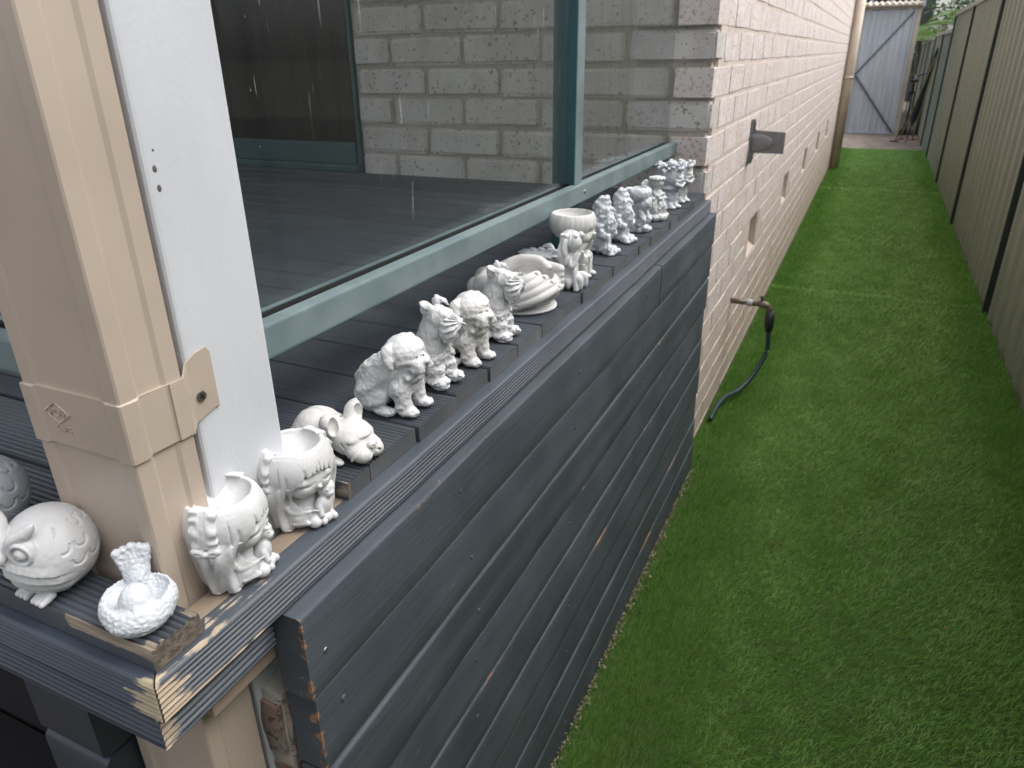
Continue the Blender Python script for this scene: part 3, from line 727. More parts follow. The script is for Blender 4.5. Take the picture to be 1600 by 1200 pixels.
# ---------------------------------------------------------------- glass balustrades
RZ0, RZ1, RX0, RX1 = 0.9517, 0.9837, -0.513, -0.457
RB = 0.011                                   # width of the slim rail strip behind the glass
def balustrade(name, label, along, a0, a1, u0, u1, posts):
    """along 'Y': rail runs in Y with u = X; along 'X': runs in X with u = Y"""
    b = thing(name, label, 'balustrade')
    def bx_(nm, t0, t1, p0, p1, z0, z1, mat, bev=0.002):
        lo, hi = ((p0, t0, z0), (p1, t1, z1)) if along == 'Y' else ((t0, p0, z0), (t1, p1, z1))
        return box(nm, lo, hi, mat, b, bev)
    c = (u0 + u1) / 2 + (0.0 if along == 'Y' else 0)
    outer = u1 if along == 'Y' else u0; inner = u0 if along == 'Y' else u1; s = 1 if along == 'Y' else -1
    lohi = lambda p, q: (min(p, q), max(p, q))
    r = bx_('bottom_rail', a0, a1, *lohi(outer, c + s * 0.009), RZ0, RZ1, M['teal'], 0.0025)
    bx_('rail_back', a0, a1, *lohi(c - s * 0.008, c - s * (0.008 + RB)), RZ0, RZ1 - 0.003, M['teal'], 0.002)
    bx_('rail_web', a0 + .001, a1 - .001, *lohi(c + s * 0.0088, c - s * 0.0078), RZ0 + 0.001, RZ0 + 0.012, M['teal'], 0)
    bx_('gasket', a0 + .001, a1 - .001, *lohi(c + s * 0.0087, c + s * 0.0036), RZ0 + 0.012, RZ1 - 0.003, M['rubber'], 0.001)
    bx_('gasket', a0 + .001, a1 - .001, *lohi(c - s * 0.0077, c - s * 0.0036), RZ0 + 0.012, RZ1 - 0.002, M['rubber'], 0.001)
    bx_('top_rail', a0, a1, u0 - 0.004, u1 + 0.004, 1.835, 1.865, M['teal'], 0.004)
    edges = [a0] + [p for q in posts for p in q] + [a1]
    for i in range(0, len(edges), 2):
        bx_('pane', edges[i] + 0.003, edges[i + 1] - 0.003, c - 0.003, c + 0.003, RZ0 + 0.0125, 1.834, M['glass'], 0)
    for (p0, p1) in posts:
        bx_('post', p0, p1, *lohi(outer - s * 0.010, inner + s * 0.003), RZ1 + 0.0005, 1.8345, M['teal_dark'], 0.0015)
        bx_('post_foot', p0, p1, *lohi(outer - s * 0.010, inner + s * 0.003), ZD - 0.001, RZ0 - 0.0005, M['teal_dark'], 0.0015)
        if along == 'Y':
            box('face_strip', (outer - 0.0101, p0 + 0.001, RZ1 + 0.001), (outer - 0.0088, p1 - 0.001, 1.834), M['teal'], b)
            bm = bmesh.new(); bmesh.ops.create_cone(bm, cap_ends=True, segments=12, radius1=0.004, radius2=0.003, depth=0.002, matrix=Matrix.Translation((outer + 0.0005, (p0 + p1) / 2 + 0.012, RZ0 + 0.017)) @ Matrix.Rotation(math.pi / 2, 4, 'Y'))
            link('screw', bm_mesh('screw', bm), M['steel'], b)
    return b
balustrade('glass_balustrade', 'teal framed glass balustrade with water marks along the deck edge behind the figurines', 'Y', 0.4025, YW - 0.001, RX0, RX1, [(1.264, 1.302)])
balustrade('glass_balustrade', 'teal framed glass balustrade across the deck front, left of the cream downpipe', 'X', -2.2, -0.4945, 0.343, 0.399, [])

# ---------------------------------------------------------------- wall fittings
br_m = simple('grey_metal', (0.16, 0.16, 0.165, 1), (0.22, 0.22, 0.225, 1), 20, 0.45, 0.1)
brk = thing('wall_bracket', 'grey metal wall bracket standing out from the pale brick wall', 'bracket')
prof = [(0, 0.985), (0.010, 0.985), (0.013, 0.975), (0.013, 0.955), (0.018, 0.948), (0.116, 0.944), (0.116, 0.872), (0.022, 0.872), (0.016, 0.866), (0.016, 0.850), (0.010, 0.836), (0, 0.832)]
bm = bmesh.new(); yb_ = 2.80
f1 = [bm.verts.new((XW + 0.002 + u, yb_, z)) for u, z in prof]; f = bm.faces.new(f1)
q = bmesh.ops.extrude_face_region(bm, geom=[f]); bmesh.ops.translate(bm, vec=(0, 0.008, 0), verts=[v for v in q['geom'] if isinstance(v, bmesh.types.BMVert)])
bmesh.ops.recalc_face_normals(bm, faces=bm.faces[:])
link('arm', bm_mesh('arm', bm), br_m, brk)
bm = bmesh.new(); bmesh.ops.create_uvsphere(bm, u_segments=20, v_segments=12, radius=1, matrix=Matrix.Translation((XW + 0.02, yb_ - 0.0005, 0.906)) @ Matrix.Diagonal((0.062, 0.006, 0.030, 1)))
for v in bm.verts: v.co.x = max(v.co.x, XW + 0.004)
link('rib', bm_mesh('rib', bm, True), br_m, brk)
box('back_plate', (XW + 0.0, yb_ - 0.012, 0.834), (XW + 0.006, yb_ + 0.035, 0.984), br_m, brk, 0.002)
for zz in (0.966, 0.852):
    bm = bmesh.new(); bmesh.ops.create_uvsphere(bm, u_segments=12, v_segments=8, radius=0.008, matrix=Matrix.Translation((XW + 0.008, yb_ + 0.016, zz)))
    link('bolt', bm_mesh('bolt', bm, True), M['steel'] if zz > 0.9 else M['black'], brk)

tapm = simple('weathered_brass', (0.12, 0.095, 0.075, 1), (0.22, 0.18, 0.14, 1), 90, 0.5, 0.2, metal=0.6)
hose_m = simple('green_hose', (0.012, 0.035, 0.036, 1), (0.02, 0.05, 0.05, 1), 30, 0.45, 0.1)
tap = thing('garden_tap', 'dark brass garden tap on a short pipe sticking out of the pale brick wall', 'tap')
ty, tz = 2.80, 0.322
tube('pipe', [(XW - 0.01, ty, tz), (XW + 0.075, ty, tz)], 0.0105, tapm, tap)
tube('collar', [(XW + 0.058, ty, tz), (XW + 0.082, ty, tz)], 0.0135, M['white_grey'], tap)
tube('body', bez([(XW + 0.075, ty, tz), (XW + 0.11, ty, tz), (XW + 0.137, ty, tz - 0.006), (XW + 0.148, ty, tz - 0.03)], 5), [0.011] * 5 + [0.014] * 5 + [0.012] * 6, tapm, tap)
tube('spindle', [(XW + 0.112, ty, tz), (XW + 0.118, ty, tz + 0.034)], 0.006, tapm, tap, 8)
tube('handle', [(XW + 0.112, ty - 0.022, tz + 0.032), (XW + 0.122, ty + 0.022, tz + 0.036)], [0.005, 0.005], tapm, tap, 8)
tube('connector', [(XW + 0.148, ty, tz - 0.026), (XW + 0.150, ty, tz - 0.045), (XW + 0.150, ty, tz - 0.047), (XW + 0.152, ty, tz - 0.085), (XW + 0.153, ty, tz - 0.105)], [0.016, 0.016, 0.0185, 0.0175, 0.0125], M['black'], tap, 14)
hose = tube('garden_hose', bez([(XW + 0.153, ty, tz - 0.10), (XW + 0.155, ty - 0.005, tz - 0.19), (XW + 0.125, ty - 0.06, 0.055), (XW + 0.085, ty - 0.14, 0.013), (XW + 0.05, ty - 0.22, 0.012), (XW + 0.034, ty - 0.31, 0.006), (XW + 0.03, ty - 0.40, -0.002)], 10), 0.0092, hose_m, None, 12)
tag(hose, 'dark green garden hose curving from the wall tap down to the turf', 'hose')

fdp = thing('wall_downpipe', 'round cream downpipe standing on the turf at the far end of the brick wall', 'downpipe')
fx, fy = -0.318, 10.02
tube('pipe', [(fx, fy, zg(fy) - 0.02), (fx, fy, 2.30)], 0.055, M['pipe2'], fdp, 20)
tube('clip', [(fx, fy, 0.895), (fx, fy, 0.925)], 0.0585, M['pipe2'], fdp, 20)
box('clip_arm', (XW - 0.003, fy - 0.01, 0.9), (fx - 0.05, fy + 0.01, 0.92), M['pipe2'], fdp)

# ---------------------------------------------------------------- steel fence
fm = simple('khaki_steel', (0.225, 0.235, 0.18, 1), (0.25, 0.26, 0.20, 1), 2.5, 0.42, 0.03, 60, 0.001)
fm_shade = simple('shaded_khaki_steel', (0.17, 0.20, 0.165, 1), (0.19, 0.22, 0.18, 1), 2.5, 0.45, 0.03)  # khaki steel darkened to carry the shade on the turned panel
fpost_m = simple('dark_green_steel', (0.022, 0.030, 0.026, 1), None, 3, 0.45, 0.03)
fcap_m = simple('fence_cap', (0.30, 0.28, 0.22, 1), (0.34, 0.32, 0.25, 1), 3, 0.5, 0.03)
fence = thing('steel_fence', 'khaki ribbed steel fence with dark posts along the turf passage', 'fence')
posts_y = [-3.25, -0.75, 1.75, 4.25, 6.75, 9.15, 11.75]
FT = 1.625
def fpanel(y0, y1, x0, x1, zt, mat, parent, pitch=0.235):
    n = max(2, round((y1 - y0) / pitch)); p = (y1 - y0) / n; V, Fc = [], []
    pts = []
    for i in range(n):
        b = y0 + i * p
        pts += [(b, 0.0), (b + p * 0.30, 0.0), (b + p * 0.36, -0.016), (b + p * 0.56, -0.016), (b + p * 0.62, 0.0), (b + p * 0.80, 0.0), (b + p * 0.82, -0.006), (b + p * 0.86, -0.006), (b + p * 0.88, 0.0)]
    pts.append((y1, 0.0))
    for (y, d) in pts:
        x = x0 + (x1 - x0) * (y - y0) / (y1 - y0) + d + 0.012
        V += [(x, y, zg(y) - 0.02), (x, y, zt - 0.01)]
    for i in range(len(pts) - 1): Fc.append((2 * i, 2 * i + 1, 2 * i + 3, 2 * i + 2))
    me = mesh_pd('panel', V, Fc); bm = bmesh.new(); bm.from_mesh(me); bmesh.ops.solidify(bm, geom=bm.faces[:], thickness=0.0015); bm.to_mesh(me); bm.free()
    return link('panel', me, mat, parent)
def fpost(y, x, zt, parent):
    o = box('post', (-0.020, -0.009, zg(y) - 0.05), (0.03, 0.009, zt + 0.004), fpost_m, parent, 0.002); o.location = (x, y, 0)
def frail(y0, y1, x0, x1, zt, parent):
    bm = bmesh.new(); v = bm_box(bm, (-0.020, 0, zt - 0.045), (0.028, 1, zt))
    for q in v: q.co.x += x0 + (x1 - x0) * q.co.y; q.co.y = y0 + 0.0125 + (y1 - y0 - 0.025) * q.co.y
    link('top_rail', bm_mesh('top_rail', bm), fcap_m, parent)
for a, b in zip(posts_y[:-1], posts_y[1:]):
    fpanel(a, b, xfence(a), xfence(b), FT, fm, fence); frail(a, b, xfence(a), xfence(b), FT, fence)
for a in posts_y: fpost(a, xfence(a), FT, fence)
fence2 = thing('steel_fence', 'lower khaki steel fence with one shade-coloured panel continuing behind the shed', 'fence')
py2 = [11.79, 13.4, 15.6, 17.8, 20.0, 22.2]; px2 = [0.80, 0.78, 0.80, 0.82, 0.84, 0.86]; ft2 = [1.44, 1.44, 1.40, 1.38, 1.36]
for i in range(5):
    fpanel(py2[i], py2[i + 1], px2[i], px2[i + 1], ft2[i], fm_shade if i == 0 else fm, fence2); frail(py2[i], py2[i + 1], px2[i], px2[i + 1], ft2[i], fence2)
for i in range(1, 6): fpost(py2[i], px2[i], ft2[i - 1], fence2)

# ---------------------------------------------------------------- shed
shed = thing('garden_shed', 'grey steel garden shed with a braced door and a cream frame at the passage end', 'shed')
sh_m = simple('grey_steel_sheet', (0.55, 0.575, 0.61, 1), (0.46, 0.485, 0.53, 1), 3, 0.5, 0.05, 40, 0.002, stretch=(6, 6, 0.5))
brace_m = simple('dark_grey_brace', (0.12, 0.135, 0.15, 1), None, 3, 0.5)
cream = simple('cream_steel', (0.52, 0.45, 0.36, 1), (0.44, 0.38, 0.31, 1), 6, 0.6)
SY = 15.1
def sheet(nm, x0, x1, z0, z1, y, mat, parent, p=0.085, dep=0.008):
    V, Fc = [], []; n = round((x1 - x0) / p); pts = []
    for i in range(n):
        b = x0 + (x1 - x0) * i / n; w = (x1 - x0) / n
        pts += [(b, 0), (b + w * 0.42, 0), (b + w * 0.5, -dep), (b + w * 0.58, -dep), (b + w * 0.66, 0)]
    pts.append((x1, 0))
    for x, d in pts: V += [(x, y + d, z0), (x, y + d, z1)]
    for i in range(len(pts) - 1): Fc.append((2 * i, 2 * i + 2, 2 * i + 3, 2 * i + 1))
    return link(nm, mesh_pd(nm, V, Fc), mat, parent)
dr = link('door', None, None, shed)
sheet('door_sheet', -0.408, 0.397, -0.16, 1.815, SY, sh_m, dr)
def bar(nm, a, b, w, mat, parent, y):
    a, b = Vector((a[0], y, a[1])), Vector((b[0], y, b[1])); d = (b - a).normalized(); nn = Vector((-d.z, 0, d.x)) * w / 2
    bm = bmesh.new(); v = [bm.verts.new(p) for p in (a - nn, b - nn, b + nn, a + nn)]; f = bm.faces.new(v)
    q = bmesh.ops.extrude_face_region(bm, geom=[f]); bmesh.ops.translate(bm, vec=(0, 0.018, 0), verts=[v for v in q['geom'] if isinstance(v, bmesh.types.BMVert)])
    bmesh.ops.recalc_face_normals(bm, faces=bm.faces[:])
    return link(nm, bm_mesh(nm, bm), mat, parent)
bar('brace', (-0.375, 0.82), (0.375, 1.78), 0.026, brace_m, dr, SY - 0.022); bar('brace', (-0.375, 0.80), (0.375, -0.14), 0.034, brace_m, dr, SY - 0.023)
for x in (-0.4, 0.388): box('stile', (x - 0.012, SY - 0.020, -0.16), (x + 0.012, SY + 0.002, 1.815), sh_m, dr)
box('bottom_edge', (-0.385, SY - 0.019, -0.165), (0.374, SY + 0.001, -0.135), sh_m, dr)
box('frame_post', (0.405, SY - 0.03, -0.175), (0.475, SY + 0.05, 1.82), cream, shed, 0.003)
box('frame_post', (-0.49, SY - 0.03, -0.175), (-0.425, SY + 0.05, 1.82), brace_m, shed, 0.003)
box('lintel', (-0.95, SY - 0.05, 1.822), (0.50, SY + 0.05, 1.862), cream, shed, 0.003)
V, Fc = [], []
for i in range(97):
    x = -0.98 + 1.48 * i / 96; z = 1.895 + 0.016 * math.sin(i * 0.98)
    V += [(x, SY - 0.12, z), (x, SY + 1.6, z + 0.12), (x, SY - 0.12, 1.862), ]
for i in range(96):
    a, b = 3 * i, 3 * i + 3; Fc += [(a, b, b + 1, a + 1), (a + 2, b + 2, b, a)]
link('roof', mesh_pd('roof', V, Fc), cream, shed)
box('roof_cap', (0.47, SY - 0.13, 1.845), (0.51, SY + 1.6, 1.935), M['white_grey'], shed, 0.003)
bm = bmesh.new(); bm_box(bm, (0.44, SY + 0.05, -0.2), (0.47, SY + 1.6, 1.85)); bm_box(bm, (-0.95, SY + 0.05, -0.2), (-0.42, SY + 0.08, 1.85)); bm_box(bm, (-0.95, SY + 1.55, -0.2), (0.43, SY + 1.6, 1.85)); bm_box(bm, (-0.98, SY + 0.05, -0.2), (-0.95, SY + 1.6, 1.85))
link('wall', bm_mesh('wall', bm), sh_m, shed)
box('threshold', (-0.9, SY - 0.35, -0.25), (0.72, SY + 0.04, -0.172), simple('old_sleeper', (0.06, 0.05, 0.04, 1), (0.09, 0.08, 0.065, 1), 20, 0.9), shed, 0.006)

# ---------------------------------------------------------------- bicycle between shed and fence
bike = thing('bicycle', 'black bicycle parked in the gap between the shed and the fence', 'bicycle', (0.60, 15.75, zg(15.7) - 0.005), R(88))
bkm = simple('bicycle_black', (0.012, 0.012, 0.014, 1), None, 4, 0.35); chrome = simple('chrome', (0.6, 0.6, 0.62, 1), None, 4, 0.2, metal=1.0); rub = M['rubber']
redm = simple('red_reflector', (0.35, 0.05, 0.03, 1), None, 4, 0.3)
def wheel(x):
    w = link('wheel', None, None, bike); w.location = (x, 0, 0.33)
    for nm, R_, r_, mt in (('tyre', 0.31, 0.02, rub), ('rim', 0.285, 0.010, chrome)):
        bm = bmesh.new(); pts = [(R_ * math.cos(a * math.pi / 18), 0, R_ * math.sin(a * math.pi / 18)) for a in range(37)]; bm_tube(bm, pts, r_, 8, False); link(nm, bm_mesh(nm, bm, True), mt, w)
    bm = bmesh.new()
    for a in range(14): bm_tube(bm, [(0, 0, 0), (0.28 * math.cos(a * math.pi / 7), 0, 0.28 * math.sin(a * math.pi / 7))], 0.0012, 4)
    link('spokes', bm_mesh('spokes', bm), chrome, w)
wheel(-0.52); wheel(0.52)
fr = bmesh.new()
for a, b, r_ in (((-0.52, 0, 0.33), (-0.08, 0, 0.31), .011), ((-0.52, 0, 0.33), (-0.2, 0, 0.78), .009), ((-0.08, 0, 0.31), (-0.22, 0, 0.86), .016), ((-0.2, 0, 0.76), (0.34, 0, 0.80), .015), ((-0.08, 0, 0.31), (0.36, 0, 0.72), .017), ((0.33, 0, 0.86), (0.40, 0, 0.66), .018)): bm_tube(fr, [a, b], r_, 8)
link('frame', bm_mesh('frame', fr, True), bkm, bike)
fk = bmesh.new()
for s in (-1, 1): bm_tube(fk, [(0.39, 0.045 * s, 0.68), (0.52, 0.05 * s, 0.33)], 0.01, 8)
bm_tube(fk, [(0.39, -0.05, 0.68), (0.39, 0.05, 0.68)], 0.014, 8)
link('fork', bm_mesh('fork', fk, True), bkm, bike)
tube('handlebar', bez([(0.26, -0.27, 0.98), (0.34, -0.18, 1.0), (0.33, 0, 0.96), (0.34, 0.18, 1.0), (0.26, 0.27, 0.98)], 6), 0.012, bkm, bike, 8)
tube('stem', [(0.335, 0, 0.86), (0.33, 0, 0.97)], 0.014, chrome, bike, 8)
for s in (-1, 1): tube('brake_lever', [(0.33, 0.15 * s, 0.99), (0.30, 0.2 * s, 0.94), (0.24, 0.24 * s, 0.92)], 0.009, chrome, bike, 6)
bm = bmesh.new(); bmesh.ops.create_uvsphere(bm, u_segments=14, v_segments=8, radius=1, matrix=Matrix.Translation((-0.24, 0, 0.9)) @ Matrix.Diagonal((0.14, 0.07, 0.03, 1))); link('saddle', bm_mesh('saddle', bm, True), rub, bike)
box('reflector', (-0.36, -0.02, 0.84), (-0.35, 0.02, 0.88), redm, bike)
# closed umbrella and poles against the fence
um = thing('closed_umbrella', 'closed dark garden umbrella leaning on the fence beside the shed', 'umbrella')
uy = 13.6; A = Vector((0.56, uy, zg(uy) + 0.02)); B = Vector((0.748, uy + 0.05, 1.22)); dv = B - A
bm = bmesh.new(); rs = [0.008, 0.008, 0.045, 0.052, 0.040, 0.03, 0.022, 0.008]; ts = [0, 0.2, 0.24, 0.45, 0.65, 0.8, 0.95, 1.0]
bm_tube(bm, [A + dv * t for t in ts], rs, 12)
for v in bm.verts:
    c = A + dv * max(0, min(1, (v.co - A).dot(dv) / dv.length_squared)); q = v.co - c
    if q.length > 0.015: v.co = c + q * (1 + 0.3 * math.sin(math.atan2(q.y, q.x) * 6))
link('canopy', bm_mesh('canopy', bm, True), simple('umbrella_cloth', (0.012, 0.024, 0.032, 1), (0.02, 0.035, 0.045, 1), 10, 0.8), um)
for nm, lb, a, b, r_, col in (('garden_pole', 'yellow pole leaning on the fence left of the closed umbrella', (0.47, 13.5, -0.1), (0.735, 13.62, 1.08), 0.010, (0.20, 0.16, 0.05, 1)), ('garden_pole', 'olive pole leaning on the fence right of the closed umbrella', (0.64, 13.45, -0.1), (0.752, 13.5, 1.12), 0.010, (0.16, 0.14, 0.06, 1)), ('garden_rake', 'thin dark rake propped beside the bicycle against the fence', (0.40, 13.55, -0.14), (0.735, 13.9, 0.72), 0.008, (0.03, 0.03, 0.03, 1))):
    g = thing(nm, lb, 'pole' if 'pole' in nm else 'rake'); pm_ = simple(nm + '_paint', col, None, 5, 0.5)
    tube('shaft', [a, b], r_, pm_, g, 8)
    hd = Vector(a); tube('head', [hd + Vector((-0.07, -0.01, 0.015)), hd + Vector((0.06, 0.01, 0.012))], 0.011, redm if nm == 'garden_pole' else bkm, g, 8)

# ---------------------------------------------------------------- greenery and a neighbour's house beyond
def leaf_mat(name, c1, c2):
    t = NT(name); at = t.n('ShaderNodeAttribute', attribute_name='tint')
    c = t.mix(at.outputs['Fac'], c1, c2); b = t.bsdf(c, 0.5)
    tr = t.n('ShaderNodeBsdfTranslucent'); t.l(c, tr.inputs[0]); mx = t.n('ShaderNodeMixShader'); mx.inputs[0].default_value = 0.3
    t.l(b.outputs[0], mx.inputs[1]); t.l(tr.outputs[0], mx.inputs[2]); t.l(mx.outputs[0], t.out.inputs[0]); return t.m
lf1 = leaf_mat('fern_leaf', (0.06, 0.13, 0.02, 1), (0.16, 0.27, 0.05, 1)); lf2 = leaf_mat('shrub_leaf', (0.02, 0.06, 0.012, 1), (0.06, 0.13, 0.03, 1))
bark = simple('bark', (0.06, 0.045, 0.032, 1), (0.1, 0.075, 0.055, 1), 20, 0.9, 0.6, 40, 0.01)
def leaves_mesh(name, quads, tints):
    V, Fc, T = [], [], []
    for (c, u, w), t in zip(quads, tints):
        i = len(V); V += [c - u, c - u * 0.1 + w, c + u, c - u * 0.1 - w]; Fc.append((i, i + 1, i + 2, i + 3)); T += [t] * 4
    me = mesh_pd(name, [tuple(v) for v in V], Fc); me.attributes.new('tint', 'FLOAT', 'POINT').data.foreach_set('value', T); return me
def tree_fern(x, y, h, label, seed):
    rr = random.Random(seed); t = thing('tree_fern', label, 'tree fern', (x, y, zg(y)))
    tube('trunk', bez([(0, 0, -0.3), (0.03, 0, h * 0.5), (0.02, 0.02, h)], 6), [0.09 - 0.002 * i for i in range(13)], bark, t, 10)
    Q, T = [], []
    for k in range(15):
        az = k * 2.4 + rr.uniform(-.2, .2); L = rr.uniform(0.9, 1.3); up = rr.uniform(0.25, 0.7)
        dx, dy = math.cos(az), math.sin(az)
        for i in range(34):
            s = (i + 2) / 36; r_ = L * s; zz = h + up * math.sin(s * 2.2) * 0.75 - 0.25 * s * s
            c0 = Vector((dx * r_, dy * r_, zz)); pl = 0.26 * math.sin(math.pi * min(1, s * 0.92 + 0.06)) + 0.02
            for sgn in (-1, 1):
                sd_ = Vector((-dy * sgn, dx * sgn, -0.25)) + Vector((dx, dy, 0)) * 0.35
                for j in range(3):
                    c = c0 + sd_ * pl * (j + 0.5) / 3; Q.append((c, sd_ * pl * 0.2, Vector((dx, dy, 0.1)) * 0.014)); T.append(rr.random())
    link('crown', leaves_mesh('crown', Q, T), lf1, t)
tree_fern(1.15, 19.0, 1.55, 'bright green tree fern arching over the fence behind the shed', 3)
tree_fern(1.75, 20.6, 1.9, 'paler tree fern standing farther back beyond the fence', 5)
def shrub(x, y, h, w, label, seed, mat=None, n=2600):
    rr = random.Random(seed); t = thing('shrub', label, 'shrub', (x, y, zg(y)))
    st = bmesh.new()
    for k in range(6):
        a = k * 1.05; bm_tube(st, [(0, 0, -0.2), (0.2 * w * math.cos(a), 0.2 * w * math.sin(a), h * 0.4), (0.5 * w * math.cos(a), 0.5 * w * math.sin(a), h * 0.75)], [0.04, 0.025, 0.01], 6)
    link('trunk', bm_mesh('trunk', st, True), bark, t)
    Q, T = [], []; cl = [(Vector((rr.gauss(0, 0.45) * w, rr.gauss(0, 0.45) * w, h * rr.uniform(0.35, 0.95))), rr.uniform(0.2, 0.42) * w) for _ in range(22)]
    for i in range(n):
        c, r_ = rr.choice(cl); d = Vector((rr.gauss(0, 1), rr.gauss(0, 1), rr.gauss(0, 1))).normalized()
        u = Vector((rr.gauss(0, 1), rr.gauss(0, 1), rr.gauss(0, .6))).normalized() * 0.055; w_ = u.cross(d).normalized() * 0.022
        Q.append((c + d * r_ * rr.uniform(0.6, 1.05), u, w_)); T.append(rr.random())
    link('crown', leaves_mesh('crown', Q, T), mat or lf2, t)
shrub(1.0, 22.6, 3.0, 1.3, 'dense dark green shrub behind the tree ferns', 11)
shrub(2.6, 22.0, 3.2, 1.4, 'tall green shrub to the right of the tree ferns beyond the fence', 12)
nb = thing('neighbour_house', 'neighbouring house with dark windows and white frames beyond the shed roof', 'house', (-1.0, 27.5, 0))
box('wall', (-5, 0, -0.5), (2.2, 3, 4.2), simple('dark_render', (0.05, 0.052, 0.06, 1), None, 3, 0.8), nb)
for x in (-1.6, -0.3, 1.0):
    w_ = box('window', (x - 0.55, -0.04, 1.2), (x + 0.55, -0.005, 2.9), M['black'], nb)
    for dx_ in (-0.55, 0.0, 0.55): box('frame', (x + dx_ - 0.05, -0.07, 1.2), (x + dx_ + 0.05, -0.041, 2.9), M['white_grey'], w_)

# ---------------------------------------------------------------- plaster figurines: sculpted as smooth-blended volumes (centimetres)
LAT = RNG.random((32, 32, 32)).astype(np.float32)
def vnoise(x, y, z, f, seed=0):
    x, y, z = x * f + seed * 5.31, y * f + seed * 9.17, z * f + seed * 3.73
    x, y, z = np.broadcast_arrays(x, y, z)
    xi, yi, zi = np.floor(x).astype(int), np.floor(y).astype(int), np.floor(z).astype(int)
    fx_, fy_, fz_ = x - xi, y - yi, z - zi
    fx_, fy_, fz_ = (q * q * (3 - 2 * q) for q in (fx_, fy_, fz_))
    g = lambda a, b, c: LAT[(xi + a) & 31, (yi + b) & 31, (zi + c) & 31]
    l = lambda a, b, t: a + (b - a) * t
    return l(l(l(g(0, 0, 0), g(1, 0, 0), fx_), l(g(0, 1, 0), g(1, 1, 0), fx_), fy_), l(l(g(0, 0, 1), g(1, 0, 1), fx_), l(g(0, 1, 1), g(1, 1, 1), fx_), fy_), fz_) - 0.5

def rotm(rx=0, ry=0, rz=0):
    return np.array((Matrix.Rotation(R(rz), 3, 'Z') @ Matrix.Rotation(R(ry), 3, 'Y') @ Matrix.Rotation(R(rx), 3, 'X')))

